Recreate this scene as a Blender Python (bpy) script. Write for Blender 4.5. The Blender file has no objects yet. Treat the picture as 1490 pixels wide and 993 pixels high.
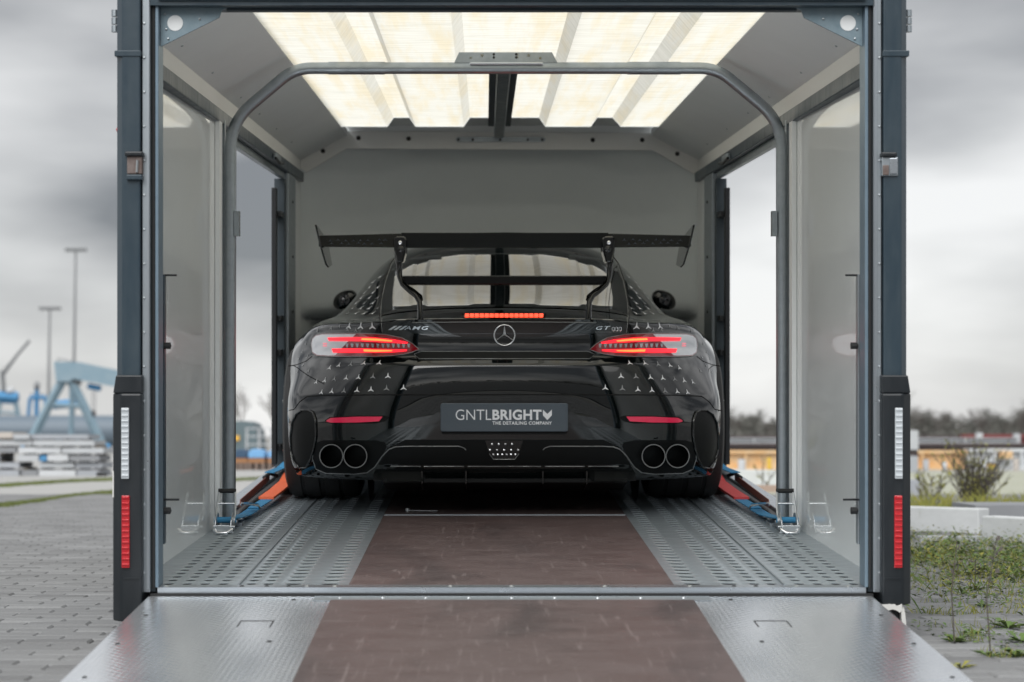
import bpy, bmesh, math, random
import numpy as np
from mathutils import Vector, Matrix
from mathutils.bvhtree import BVHTree

random.seed(7)
rad = math.radians
SC = bpy.context.scene
COL = SC.collection

# ------------------------------------------------------------------ camera
F = 2650.0                       # focal length in pixels of a 1490 px wide frame
VX, VY, HOR = 706.0, 455.0, 636.0
CT = Vector((-0.0813, -5.6, 0.846))     # camera in the trailer's own frame (floor sill = origin)
CW = Vector((-0.0813, -5.6, 0.64))      # camera in the world
TILT = math.atan((HOR - VY) / F)        # the tilting bed leans 3.9 degrees nose-up
MT = Matrix.Translation(CW) @ Matrix.Rotation(TILT, 4, 'X') @ Matrix.Translation(-CT)

cam_d = bpy.data.cameras.new('camera')
cam = bpy.data.objects.new('camera', cam_d)
COL.objects.link(cam)
cam.location = CW
cam.rotation_euler = (rad(90) + TILT, 0, 0)
cam_d.sensor_width = 36.0
cam_d.lens = 36.0 * F / 1490.0
cam_d.shift_x = (745.0 - VX) / 1490.0
cam_d.shift_y = -(496.5 - VY) / 1490.0
cam_d.clip_start = 0.05
cam_d.clip_end = 5000
cam_d.dof.use_dof = True
cam_d.dof.focus_distance = 6.7
cam_d.dof.aperture_fstop = 3.0
SC.camera = cam

# ------------------------------------------------------------------ sky and sun
SUN_EL, SUN_AZ = 46.0, 196.0            # high behind thin cloud
world = bpy.data.worlds.new('World')
SC.world = world
world.use_nodes = True
nt = world.node_tree
nt.nodes.clear()
w_out = nt.nodes.new('ShaderNodeOutputWorld')
w_bg = nt.nodes.new('ShaderNodeBackground')
w_sky = nt.nodes.new('ShaderNodeTexSky')
w_sky.sky_type = 'NISHITA'
w_sky.sun_disc = False
w_sky.sun_elevation = rad(SUN_EL)
w_sky.sun_rotation = rad(SUN_AZ)
w_tc = nt.nodes.new('ShaderNodeTexCoord')
w_map = nt.nodes.new('ShaderNodeMapping')
w_map.inputs['Scale'].default_value = (1.0, 1.0, 3.2)
w_map.inputs['Location'].default_value = (1.4, 0.1, 1.74)
w_n1 = nt.nodes.new('ShaderNodeTexNoise')
w_n1.inputs['Scale'].default_value = 3.1
w_n1.inputs['Detail'].default_value = 5.0
w_n1.inputs['Roughness'].default_value = 0.42
w_ramp = nt.nodes.new('ShaderNodeValToRGB')
w_ramp.color_ramp.elements[0].position = 0.34
w_ramp.color_ramp.elements[0].color = (0.98, 1.01, 1.06, 1)
w_ramp.color_ramp.elements[1].position = 0.62
w_ramp.color_ramp.elements[1].color = (3.95, 3.95, 3.93, 1)
w_mix = nt.nodes.new('ShaderNodeMix')
w_mix.data_type = 'RGBA'
w_mix.inputs['Factor'].default_value = 0.96
w_bg.inputs['Strength'].default_value = 0.1
nt.links.new(w_tc.outputs['Generated'], w_map.inputs['Vector'])
nt.links.new(w_map.outputs['Vector'], w_n1.inputs['Vector'])
nt.links.new(w_n1.outputs['Fac'], w_ramp.inputs['Fac'])
nt.links.new(w_sky.outputs['Color'], w_mix.inputs['A'])
nt.links.new(w_ramp.outputs['Color'], w_mix.inputs['B'])
nt.links.new(w_mix.outputs['Result'], w_bg.inputs['Color'])
nt.links.new(w_bg.outputs['Background'], w_out.inputs['Surface'])

sun_d = bpy.data.lights.new('sun', 'SUN')
sun_d.energy = 1.5
sun_d.angle = rad(60)
sun_d.color = (1.0, 0.985, 0.965)
sun = bpy.data.objects.new('sun', sun_d)
COL.objects.link(sun)
az = rad(SUN_AZ)
sdir = Vector((math.sin(az) * math.cos(rad(SUN_EL)), math.cos(az) * math.cos(rad(SUN_EL)), math.sin(rad(SUN_EL))))
sun.rotation_euler = (-sdir).to_track_quat('-Z', 'Y').to_euler()
sun.location = (0, -20, 30)

SC.view_settings.view_transform = 'Standard'
SC.view_settings.look = 'None'
SC.view_settings.gamma = 1.0
SC.view_settings.exposure = 1.2
SC.view_settings.use_curve_mapping = False
SC.render.engine = 'CYCLES'
SC.cycles.use_denoising = True
SC.cycles.max_bounces = 10
SC.cycles.sample_clamp_indirect = 4.0

# ------------------------------------------------------------------ helpers
def P(px, row, Y):
    """photo position at depth Y of the trailer frame -> point in the trailer frame"""
    s = F / (Y - CT.y)
    return Vector(((px - VX) / s + CT.x, Y, CT.z - (row - VY) / s))

def W(px, row, D):
    """photo position at D metres from the camera -> point in the world"""
    return Vector(((px - VX) / F * D + CW.x, CW.y + D, CW.z - (row - HOR) / F * D))

def lin(r, g, b):
    f = lambda c: (c / 12.92 if c <= 0.04045 else ((c + 0.055) / 1.055) ** 2.4)
    return (f(r / 255), f(g / 255), f(b / 255), 1)

MATS = {}
def mat(name, color, rough=0.5, metal=0.0, coat=0.0, coat_rough=0.03, spec=0.5, ior=1.5,
        emit=None, estr=0.0, noise=None, bump=None, rnoise=0.0):
    """principled material; noise = (scale, amount, second colour, stretch); bump = (scale, strength, stretch)"""
    if name in MATS:
        return MATS[name]
    m = bpy.data.materials.new(name)
    m.use_nodes = True
    t = m.node_tree
    b = t.nodes['Principled BSDF']
    b.inputs['Base Color'].default_value = tuple(color[:3]) + (1,)
    b.inputs['Roughness'].default_value = rough
    b.inputs['Metallic'].default_value = metal
    b.inputs['Coat Weight'].default_value = coat
    b.inputs['Coat Roughness'].default_value = coat_rough
    b.inputs['Coat IOR'].default_value = 2.2 if name == 'white glossy wall panel' else 1.5
    b.inputs['Specular IOR Level'].default_value = spec
    b.inputs['IOR'].default_value = ior
    if emit:
        b.inputs['Emission Color'].default_value = tuple(emit[:3]) + (1,)
        b.inputs['Emission Strength'].default_value = estr
    if noise or bump:
        tc = t.nodes.new('ShaderNodeTexCoord')
    if noise:
        sc, amt, c2, st = noise
        mp = t.nodes.new('ShaderNodeMapping')
        mp.inputs['Scale'].default_value = st
        n = t.nodes.new('ShaderNodeTexNoise')
        n.inputs['Scale'].default_value = sc
        n.inputs['Detail'].default_value = 6
        n.inputs['Roughness'].default_value = 0.65
        r = t.nodes.new('ShaderNodeValToRGB')
        r.color_ramp.elements[0].position = 0.5 - 0.22
        r.color_ramp.elements[1].position = 0.5 + 0.22
        r.color_ramp.elements[0].color = (0, 0, 0, 1)
        r.color_ramp.elements[1].color = (amt, amt, amt, 1)
        mx = t.nodes.new('ShaderNodeMix')
        mx.data_type = 'RGBA'
        mx.inputs['A'].default_value = tuple(color[:3]) + (1,)
        mx.inputs['B'].default_value = tuple(c2[:3]) + (1,)
        t.links.new(tc.outputs['Object'], mp.inputs['Vector'])
        t.links.new(mp.outputs['Vector'], n.inputs['Vector'])
        t.links.new(n.outputs['Fac'], r.inputs['Fac'])
        t.links.new(r.outputs['Color'], mx.inputs['Factor'])
        t.links.new(mx.outputs['Result'], b.inputs['Base Color'])
        if rnoise:
            ma = t.nodes.new('ShaderNodeMath')
            ma.operation = 'MULTIPLY_ADD'
            ma.inputs[1].default_value = rnoise
            ma.inputs[2].default_value = rough - rnoise * 0.5
            t.links.new(n.outputs['Fac'], ma.inputs[0])
            t.links.new(ma.outputs[0], b.inputs['Roughness'])
    if bump:
        sc, stg, st = bump
        mp2 = t.nodes.new('ShaderNodeMapping')
        mp2.inputs['Scale'].default_value = st
        n2 = t.nodes.new('ShaderNodeTexNoise')
        n2.inputs['Scale'].default_value = sc
        n2.inputs['Detail'].default_value = 4
        bp = t.nodes.new('ShaderNodeBump')
        bp.inputs['Strength'].default_value = stg
        bp.inputs['Distance'].default_value = 0.01
        t.links.new(tc.outputs['Object'], mp2.inputs['Vector'])
        t.links.new(mp2.outputs['Vector'], n2.inputs['Vector'])
        t.links.new(n2.outputs['Fac'], bp.inputs['Height'])
        t.links.new(bp.outputs['Normal'], b.inputs['Normal'])
    MATS[name] = m
    return m

class MB:
    """collects vertices and faces of ONE piece"""
    def __init__(self):
        self.v, self.f = [], []
    def add(self, vs, fs):
        o = len(self.v)
        self.v += [tuple(q) for q in vs]
        self.f += [tuple(i + o for i in q) for q in fs]
        return self
    def box(self, x0, x1, y0, y1, z0, z1):
        vs = [(x, y, z) for z in (z0, z1) for y in (y0, y1) for x in (x0, x1)]
        return self.add(vs, [(0, 2, 3, 1), (4, 5, 7, 6), (0, 1, 5, 4), (2, 6, 7, 3), (0, 4, 6, 2), (1, 3, 7, 5)])
    def prism(self, poly, axis, a, b):
        """polygon of 2-tuples extruded along an axis from a to b"""
        n = len(poly)
        def mk(q, t):
            if axis == 'y':
                return (q[0], t, q[1])
            if axis == 'x':
                return (t, q[0], q[1])
            return (q[0], q[1], t)
        vs = [mk(q, a) for q in poly] + [mk(q, b) for q in poly]
        fs = [tuple(range(n)), tuple(range(2 * n - 1, n - 1, -1))]
        fs += [(i, i + n, (i + 1) % n + n, (i + 1) % n) for i in range(n)]
        return self.add(vs, fs)
    def tube(self, pts, r, n=10, cap=True, flat=1.0):
        pts = [Vector(q) for q in pts]
        rs = r if isinstance(r, (list, tuple)) else [r] * len(pts)
        vs, fs = [], []
        ref = None
        for i, q in enumerate(pts):
            d = (pts[min(i + 1, len(pts) - 1)] - pts[max(i - 1, 0)]).normalized()
            if ref is None:
                ref = Vector((0, 0, 1)) if abs(d.z) < 0.9 else Vector((0, 1, 0))
            a = (ref - d * ref.dot(d)).normalized()
            ref = a
            c = d.cross(a)
            for k in range(n):
                t = 2 * math.pi * k / n
                vs.append(q + (a * math.cos(t) + c * math.sin(t) * flat) * rs[i])
        for i in range(len(pts) - 1):
            for k in range(n):
                fs.append((i * n + k, i * n + (k + 1) % n, (i + 1) * n + (k + 1) % n, (i + 1) * n + k))
        if cap:
            fs.append(tuple(range(n - 1, -1, -1)))
            fs.append(tuple((len(pts) - 1) * n + k for k in range(n)))
        return self.add(vs, fs)
    def lathe(self, prof, c, axis='x', n=32):
        """prof: (along axis, radius) list, closed by the caller"""
        c = Vector(c)
        vs, fs = [], []
        for (t, r) in prof:
            for k in range(n):
                an = 2 * math.pi * k / n
                ca, sa = math.cos(an) * r, math.sin(an) * r
                if axis == 'x':
                    o = Vector((t, ca, sa))
                elif axis == 'y':
                    o = Vector((ca, t, sa))
                else:
                    o = Vector((ca, sa, t))
                vs.append(c + o)
        for i in range(len(prof) - 1):
            for k in range(n):
                fs.append((i * n + k, i * n + (k + 1) % n, (i + 1) * n + (k + 1) % n, (i + 1) * n + k))
        return self.add(vs, fs)
    def build(self, name, m, parent=None, off=(0, 0, 0), smooth=None, bevel=0.0, fix=True):
        me = bpy.data.meshes.new(name)
        off = Vector(off)
        me.from_pydata([tuple(Vector(q) - off) for q in self.v], [], self.f)
        if fix:
            bm = bmesh.new()
            bm.from_mesh(me)
            bmesh.ops.recalc_face_normals(bm, faces=bm.faces)
            bm.to_mesh(me)
            bm.free()
        me.materials.append(m)
        if smooth is not None:
            me.shade_smooth()
            me.set_sharp_from_angle(angle=rad(smooth))
        o = bpy.data.objects.new(name, me)
        COL.objects.link(o)
        if parent:
            o.parent = parent
        if bevel:
            b = o.modifiers.new('bevel', 'BEVEL')
            b.width = bevel
            b.segments = 2
            b.limit_method = 'ANGLE'
        return o

def tag(o, label=None, cat=None, group=None, kind=None):
    if label: o['label'] = label
    if cat: o['category'] = cat
    if group: o['group'] = group
    if kind: o['kind'] = kind
    return o

def empty(name, loc=(0, 0, 0), label=None, cat=None, group=None, trailer=False):
    o = bpy.data.objects.new(name, None)
    COL.objects.link(o)
    o.empty_display_size = 0.2
    if trailer:
        o.matrix_world = MT @ Matrix.Translation(loc)
    else:
        o.location = loc
    tag(o, label, cat, group)
    return o

def dup(root, parent=None):
    c = root.copy()
    COL.objects.link(c)
    if parent:
        c.parent = parent
    for ch in list(root.children):
        dup(ch, c)
    return c

def box(name, m, parent, x0, x1, y0, y1, z0, z1, bevel=0.0):
    return MB().box(x0, x1, y0, y1, z0, z1).build(name, m, parent, bevel=bevel)

# ------------------------------------------------------------------ materials
M_galv = mat('galvanised steel', (0.40, 0.44, 0.47), 0.42, 0.85, noise=(22, 0.6, (0.27, 0.31, 0.34), (1, 1, 1)), rnoise=0.25)
M_alu = mat('aluminium sheet', (0.50, 0.54, 0.58), 0.30, 0.9, noise=(9, 0.55, (0.38, 0.42, 0.46), (1, 6, 1)), rnoise=0.22)
M_floor = mat('punched aluminium floor', (0.44, 0.50, 0.54), 0.34, 0.6, noise=(7, 0.8, (0.30, 0.345, 0.375), (1, 3, 1)), rnoise=0.25)
M_navy = mat('dark blue painted frame', (0.026, 0.046, 0.064), 0.34, 0.1, noise=(7, 0.75, (0.048, 0.068, 0.082), (3, 3, 0.5)), rnoise=0.35, bump=(14, 0.12, (1, 1, 1)))
M_plastic = mat('black lamp housing', (0.008, 0.0115, 0.015), 0.38, noise=(9, 0.7, (0.019, 0.023, 0.027), (2, 2, 0.6)), rnoise=0.35)
M_rubber = mat('black rubber', (0.012, 0.013, 0.014), 0.7)
M_black = mat('black steel', (0.02, 0.022, 0.025), 0.45, 0.3)
M_seal = mat('dark seal', (0.035, 0.05, 0.062), 0.6)
M_wall = mat('white glossy wall panel', (0.82, 0.865, 0.88), 0.32, coat=0.9, coat_rough=0.04, noise=(2.2, 0.5, (0.76, 0.80, 0.815), (1, 1, 0.5)))
M_lining = mat('grey ceiling lining', (0.86, 0.885, 0.89), 0.5, noise=(3.5, 0.6, (0.79, 0.815, 0.82), (1, 1, 1)), bump=(4, 0.15, (1, 1, 1)))
M_nose = mat('grey nose lining', (0.80, 0.845, 0.85), 0.55, noise=(2.5, 0.6, (0.72, 0.765, 0.77), (1, 1, 1)))
M_header = mat('pale header panel', (0.80, 0.80, 0.78), 0.5, noise=(5, 0.4, (0.72, 0.72, 0.69), (1, 1, 1)))
M_outer = mat('outer trailer skin', (0.58, 0.60, 0.62), 0.35, coat=0.4)
M_ply = mat('brown coated plywood', (0.082, 0.056, 0.054), 0.44, noise=(5, 0.75, (0.12, 0.092, 0.09), (1, 2.2, 1)), rnoise=0.3, bump=(40, 0.05, (1, 1, 1)))
M_white_ref = mat('white reflector', (0.50, 0.54, 0.57), 0.18, coat=1.0)
M_red_ref = mat('red reflector', (0.45, 0.010, 0.018), 0.2, coat=1.0)
M_rust = mat('rusty recess', (0.11, 0.075, 0.065), 0.75, noise=(30, 0.9, (0.20, 0.17, 0.16), (1, 1, 1)))
M_scuff = mat('scraped bare edge', (0.62, 0.62, 0.6), 0.7)
M_bolt = mat('black bolt', (0.012, 0.012, 0.012), 0.5)
M_steelbolt = mat('zinc bolt', (0.5, 0.53, 0.55), 0.35, 0.9)

t = M_ply.node_tree
b = t.nodes['Principled BSDF']
prev = b.inputs['Base Color'].links[0].from_socket
tc = t.nodes.new('ShaderNodeTexCoord')
for (sc_, st_, lo, hi, col, fac) in ((3.0, (1.0, 0.45, 1), .50, .70, (0.035, 0.028, 0.03), .75), (9.0, (7.0, 0.5, 1), .60, .72, (0.20, 0.165, 0.16), .55),
                                    (7.0, (0.6, 9.0, 1), .63, .74, (0.21, 0.18, 0.175), .45), (120.0, (1, 1, 1), .66, .74, (0.30, 0.27, 0.25), .6)):
    mp = t.nodes.new('ShaderNodeMapping')
    mp.inputs['Scale'].default_value = st_
    mp.inputs['Rotation'].default_value = (0, 0, rad(7 if sc_ < 10 else 0))
    n = t.nodes.new('ShaderNodeTexNoise')
    n.inputs['Scale'].default_value = sc_
    n.inputs['Detail'].default_value = 6
    n.inputs['Distortion'].default_value = 0.6
    r = t.nodes.new('ShaderNodeMapRange')
    r.inputs['From Min'].default_value = lo
    r.inputs['From Max'].default_value = hi
    r.inputs['To Max'].default_value = fac
    mm = t.nodes.new('ShaderNodeMix')
    mm.data_type = 'RGBA'
    mm.inputs['B'].default_value = col + (1,)
    t.links.new(tc.outputs['Object'], mp.inputs['Vector'])
    t.links.new(mp.outputs['Vector'], n.inputs['Vector'])
    t.links.new(n.outputs['Fac'], r.inputs['Value'])
    t.links.new(r.outputs['Result'], mm.inputs['Factor'])
    t.links.new(prev, mm.inputs['A'])
    prev = mm.outputs['Result']
t.links.new(prev, b.inputs['Base Color'])

# translucent roof sheet: a real light-passing sheet, stained
M_roof = bpy.data.materials.new('translucent roof sheet')
M_roof.use_nodes = True
t = M_roof.node_tree
t.nodes.clear()
o_ = t.nodes.new('ShaderNodeOutputMaterial')
tr = t.nodes.new('ShaderNodeBsdfTranslucent')
df = t.nodes.new('ShaderNodeBsdfDiffuse')
mx = t.nodes.new('ShaderNodeMixShader')
mx.inputs[0].default_value = 0.12
tc = t.nodes.new('ShaderNodeTexCoord')
mp = t.nodes.new('ShaderNodeMapping')
mp.inputs['Scale'].default_value = (6.0, 0.5, 1.0)
n = t.nodes.new('ShaderNodeTexNoise')
n.inputs['Scale'].default_value = 2.2
n.inputs['Detail'].default_value = 6
n.inputs['Roughness'].default_value = 0.6
r = t.nodes.new('ShaderNodeValToRGB')
r.color_ramp.elements[0].position = 0.36
r.color_ramp.elements[0].color = (0.80, 0.735, 0.575, 1)
r.color_ramp.elements[1].position = 0.56
r.color_ramp.elements[1].color = (0.81, 0.80, 0.73, 1)
mp2 = t.nodes.new('ShaderNodeMapping')
mp2.inputs['Scale'].default_value = (1.0, 9.0, 1.0)
n2 = t.nodes.new('ShaderNodeTexNoise')
n2.inputs['Scale'].default_value = 6.0
n2.inputs['Detail'].default_value = 5
r2 = t.nodes.new('ShaderNodeValToRGB')
r2.color_ramp.elements[0].position = 0.3
r2.color_ramp.elements[0].color = (0.86, 0.86, 0.84, 1)
r2.color_ramp.elements[1].position = 0.6
r2.color_ramp.elements[1].color = (1, 1, 1, 1)
mm = t.nodes.new('ShaderNodeMix')
mm.data_type = 'RGBA'
mm.blend_type = 'MULTIPLY'
mm.inputs['Factor'].default_value = 1.0
t.links.new(tc.outputs['Object'], mp.inputs['Vector'])
t.links.new(mp.outputs['Vector'], n.inputs['Vector'])
t.links.new(n.outputs['Fac'], r.inputs['Fac'])
t.links.new(tc.outputs['Object'], mp2.inputs['Vector'])
t.links.new(mp2.outputs['Vector'], n2.inputs['Vector'])
t.links.new(n2.outputs['Fac'], r2.inputs['Fac'])
t.links.new(r.outputs['Color'], mm.inputs['A'])
t.links.new(r2.outputs['Color'], mm.inputs['B'])
t.links.new(mm.outputs['Result'], tr.inputs['Color'])
t.links.new(mm.outputs['Result'], df.inputs['Color'])
t.links.new(tr.outputs[0], mx.inputs[1])
t.links.new(df.outputs[0], mx.inputs[2])
t.links.new(mx.outputs[0], o_.inputs['Surface'])

# ramp metal: fine raised check pattern in the relief
M_ramp = bpy.data.materials.new('checked ramp aluminium')
M_ramp.use_nodes = True
t = M_ramp.node_tree
b = t.nodes['Principled BSDF']
b.inputs['Metallic'].default_value = 0.82
tc = t.nodes.new('ShaderNodeTexCoord')
mp = t.nodes.new('ShaderNodeMapping')
mp.inputs['Rotation'].default_value = (0, 0, rad(45))
mp.inputs['Scale'].default_value = (1, 1, 1)
ck = t.nodes.new('ShaderNodeTexVoronoi')
ck.inputs['Scale'].default_value = 48
ck.inputs['Randomness'].default_value = 0.0
bp = t.nodes.new('ShaderNodeBump')
bp.inputs['Strength'].default_value = 0.28
bp.inputs['Distance'].default_value = 0.006
n = t.nodes.new('ShaderNodeTexNoise')
n.inputs['Scale'].default_value = 3.5
n.inputs['Detail'].default_value = 7
mp3 = t.nodes.new('ShaderNodeMapping')
mp3.inputs['Scale'].default_value = (1.0, 0.35, 1)
r = t.nodes.new('ShaderNodeValToRGB')
r.color_ramp.elements[0].position = 0.35
r.color_ramp.elements[0].color = (0.66, 0.70, 0.74, 1)
r.color_ramp.elements[1].position = 0.68
r.color_ramp.elements[1].color = (0.86, 0.89, 0.92, 1)
ma = t.nodes.new('ShaderNodeMath')
ma.operation = 'MULTIPLY_ADD'
ma.inputs[1].default_value = 0.16
ma.inputs[2].default_value = 0.14
t.links.new(tc.outputs['Object'], mp.inputs['Vector'])
t.links.new(mp.outputs['Vector'], ck.inputs['Vector'])
t.links.new(ck.outputs['Distance'], bp.inputs['Height'])
t.links.new(bp.outputs['Normal'], b.inputs['Normal'])
t.links.new(tc.outputs['Object'], mp3.inputs['Vector'])
t.links.new(mp3.outputs['Vector'], n.inputs['Vector'])
t.links.new(n.outputs['Fac'], r.inputs['Fac'])
t.links.new(r.outputs['Color'], b.inputs['Base Color'])
t.links.new(n.outputs['Fac'], ma.inputs[0])
t.links.new(ma.outputs[0], b.inputs['Roughness'])

# ------------------------------------------------------------------ ground and paving
M_ground = mat('sandy ground', (0.24, 0.235, 0.22), 0.9, noise=(0.6, 0.8, (0.30, 0.30, 0.29), (1, 1, 1)), bump=(30, 0.3, (1, 1, 1)))
g = MB().add([(-1500, -300, 0), (1500, -300, 0), (1500, 3000, 0), (-1500, 3000, 0)], [(0, 1, 2, 3)]).build('ground', M_ground)
tag(g, kind='structure')

pave = empty('paving', (0, 0, 0))
tag(pave, kind='structure')
M_bricks = []
for q in range(5):
    c = [0.215, 0.245, 0.185, 0.23, 0.265][q]
    M_bricks.append(mat('concrete paver %d' % q, (c * .96, c * 0.985, c * 1.01), 0.85,
                        noise=(45, 0.7, (c * 0.72, c * 0.72, c * 0.71), (1, 1, 1)), bump=(160, 0.35, (1, 1, 1))))
BL, BW, BG = 0.205, 0.103, 0.0042
def brick_shape(mb, cx, cy, h, ang, l=BL, w=BW, e=0.006):
    a, bb = l / 2 - 0.0011, w / 2 - 0.0034
    ca, sa = math.cos(ang), math.sin(ang)
    vs = []
    for (dx, dy, z) in [(-a, -bb, -0.03), (a, -bb, -0.03), (a, bb, -0.03), (-a, bb, -0.03),
                        (-a, -bb, h - e), (a, -bb, h - e), (a, bb, h - e), (-a, bb, h - e),
                        (-a + e, -bb + e, h), (a - e, -bb + e, h), (a - e, bb - e, h), (-a + e, bb - e, h)]:
        vs.append((cx + dx * ca - dy * sa, cy + dx * sa + dy * ca, z))
    fs = [(8, 9, 10, 11)]
    for i in range(4):
        j = (i + 1) % 4
        fs += [(i, j, 4 + j, 4 + i), (4 + i, 4 + j, 8 + j, 8 + i)]
    mb.add(vs, fs)
proto = []
for q in range(5):
    mbk = MB()
    brick_shape(mbk, 0, 0, 0.0, 0)
    me_o = mbk.build('brick', M_bricks[q], pave, fix=False)
    proto.append(me_o)
cand = []
ROT = rad(1.5)
for iy in range(-26, 185):
    for ix in range(-60, 70):
        u = (ix + (0.5 if iy % 2 else 0)) * BL
        v = iy * BW
        x = u * math.cos(ROT) - v * math.sin(ROT)
        y = u * math.sin(ROT) + v * math.cos(ROT) - 1.2
        D = y - CW.y
        if D < 2.6 or D > 19.5 or x < -7.5 or x > 9:
            continue
        px = VX + (x - CW.x) * F / D
        row = HOR + CW.z * F / D
        vis = (row < 1010 and ((-20 < px < 195) or (1290 < px < 1510)))
        if vis and row > 905:      # covered by the ramp
            e = 85 + (993 - row) * 1.03
            vis = px < e + 40 or px > 1430 - (993 - row) * 1.2 - 40
        cand.append((D if vis else 1e6 + D, x, y))
cand.sort()
mbr = [MB() for _ in range(5)]
M_gap = 0.0
for idx, (key, x, y) in enumerate(cand):
    h = 0.0315 + random.uniform(-0.0022, 0.0022)
    ang = ROT + random.uniform(-0.012, 0.012)
    q = random.choice([0, 0, 1, 2, 3, 3, 4])
    if idx < 300 and key < 1e6:
        o = proto[q].copy() if idx >= 5 else proto[idx]
        if idx >= 5:
            COL.objects.link(o)
        o.location = (x, y, h)
        o.rotation_euler = (random.uniform(-0.012, 0.012), random.uniform(-0.012, 0.012), ang)
    else:
        if abs(x) < 1.0 and -1.5 < y < 6:
            continue
        brick_shape(mbr[q], x + random.uniform(-0.002, 0.002), y, h, ang)
for q in range(5):
    o = mbr[q].build('brick_field', M_bricks[q], pave, fix=False)
    tag(o, kind='stuff')
M_joint = mat('joint sand', (0.15, 0.148, 0.138), 0.95, noise=(8, 0.8, (0.17, 0.175, 0.14), (1, 1, 1)))
box('joint_bed', M_joint, pave, -7.5, 9, -3.2, 14.0, 0.004, 0.024)
# plain concrete road beyond the bricks on the left
M_road = mat('pale concrete road', (0.40, 0.40, 0.39), 0.9, noise=(1.2, 0.7, (0.33, 0.33, 0.325), (1, 3, 1)))
o = MB().box(-60, 60, 14.0, 60, 0.002, 0.012).build('concrete_road', M_road)
tag(o, kind='structure')

# ------------------------------------------------------------------ trailer
TR = empty('car_trailer', (0, 0, 0), 'enclosed car transporter trailer with open rear ramp and translucent roof', 'trailer', trailer=True)
LE = 4.95          # straight length of the box

# floor: four punched plates
def punched(name, x0, x1, cols, y0, y1, pitch):
    mb = MB()
    xs = [x0] + [(cols[i][0] + cols[i + 1][0]) / 2 + (cols[i][1] - cols[i + 1][1]) / 2 * 0.5 for i in range(len(cols) - 1)] + [x1]
    ny = int((y1 - y0) / pitch)
    for c, (cx, hw) in enumerate(cols):
        a0, a1 = xs[c], xs[c + 1]
        for r_ in range(ny):
            b0, b1 = y0 + r_ * pitch, y0 + (r_ + 1) * pitch
            cy = (b0 + b1) / 2
            hy = 0.020
            ring = []
            outer = []
            N = 12
            for k in range(N):
                an = 2 * math.pi * k / N
                ca, sa = math.cos(an), math.sin(an)
                e = 0.8
                ring.append((cx + hw * math.copysign(abs(ca) ** e, ca), cy + hy * math.copysign(abs(sa) ** e, sa)))
            # outer rectangle points matched to the ring by direction
            for (qx, qy) in ring:
                dx, dy = (qx - cx) / hw, (qy - cy) / hy
                m_ = max(abs(dx), abs(dy))
                dx, dy = dx / m_, dy / m_
                if abs(dx) > 0.86 and abs(dy) > 0.5: dx, dy = math.copysign(1, dx), math.copysign(1, dy)
                ox = cx + (dx * (a1 - cx) if dx > 0 else dx * (cx - a0))
                oy = cy + dy * pitch / 2
                outer.append((ox, oy))
            vs = [(q[0], q[1], 0) for q in outer]
            vs += [(cx + (q[0] - cx) * 1.3, cy + (q[1] - cy) * 1.3, 0.0) for q in ring]
            vs += [(cx + (q[0] - cx) * 1.1, cy + (q[1] - cy) * 1.1, 0.0018) for q in ring]
            vs += [(q[0], q[1], 0.0008) for q in ring]
            vs += [(q[0], q[1], -0.0012) for q in ring]
            fs = []
            for L in range(4):
                for k in range(N):
                    k2 = (k + 1) % N
                    fs.append((L * N + k, L * N + k2, (L + 1) * N + k2, (L + 1) * N + k))
            mb.add(vs, fs)
    o = mb.build(name, M_floor, TR, smooth=40)
    return o
cols_o = [(-1.066, .0155), (-1.009, .0155), (-.953, .0155), (-.896, .0155)]
cols_i = [(-.809, .0155), (-.755, .0155), (-.677, .025), (-.563, .027)]
for s in (-1, 1):
    co = cols_o if s < 0 else [(-a, w_) for a, w_ in reversed(cols_o)]
    ci = cols_i if s < 0 else [(-a, w_) for a, w_ in reversed(cols_i)]
    if s < 0:
        punched('floor_plate', -1.168, -.847, co, 0.03, 5.0, 0.076)
        punched('floor_plate', -.842, -.505, ci, 0.03, 5.0, 0.076)
    else:
        punched('floor_plate', .847, 1.168, co, 0.03, 5.0, 0.076)
        punched('floor_plate', .505, .842, ci, 0.03, 5.0, 0.076)
    box('floor_seam', M_galv, TR, s * .8445 - .0022, s * .8445 + .0022, 0.03, 5.0, -0.01, 0.006)
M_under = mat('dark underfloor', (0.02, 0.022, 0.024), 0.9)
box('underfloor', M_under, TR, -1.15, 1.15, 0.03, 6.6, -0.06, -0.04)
box('floor_extension', M_floor, TR, -1.10, 1.10, 5.0, 6.6, -0.02, -0.001)
# plywood middle
pl = box('floor_board', M_ply, TR, -.502, .502, 0.03, 1.95, -0.02, 0.005)
pl2 = box('floor_board', M_ply, TR, -.502, .502, 1.965, 5.0, -0.02, 0.004)
box('floor_joint_strip', M_galv, TR, -.50, .50, 1.950, 1.964, -0.01, 0.0085)
# small pin lying in the board
MB().tube([(-.415, 2.12, .0075), (-.285, 2.10, .0075)], 0.0022, 6).build('lifting_pin', M_steelbolt, TR)
MB().lathe([(0, 0.0001), (0, 0.008), (0.012, 0.008), (0.012, 0.0001)], (-.41, 2.12, .004), 'z', 10).build('lifting_ring', M_steelbolt, TR)

# rear sill
sill = box('rear_sill', M_alu, TR, -1.085, 1.085, -0.022, 0.03, -0.05, 0.004)
for px in (241, 352, 388, 420, 446, 487, 655, 744, 880, 1004, 1068, 1100, 1160, 1235):
    X = (px - VX) / 473 + CT.x
    MB().lathe([(0.004, 0.0001), (0.0062, 0.005), (0.0038, 0.0085), (0.0, 0.0085)], (X, 0.004, 0), 'z', 10).build('screw', M_black if px in (352, 388, 420, 1068, 1100) else M_steelbolt, sill)
box('sill_gasket', M_rubber, TR, -1.105, 1.105, -0.034, -0.023, -0.05, -0.0135)

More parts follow.
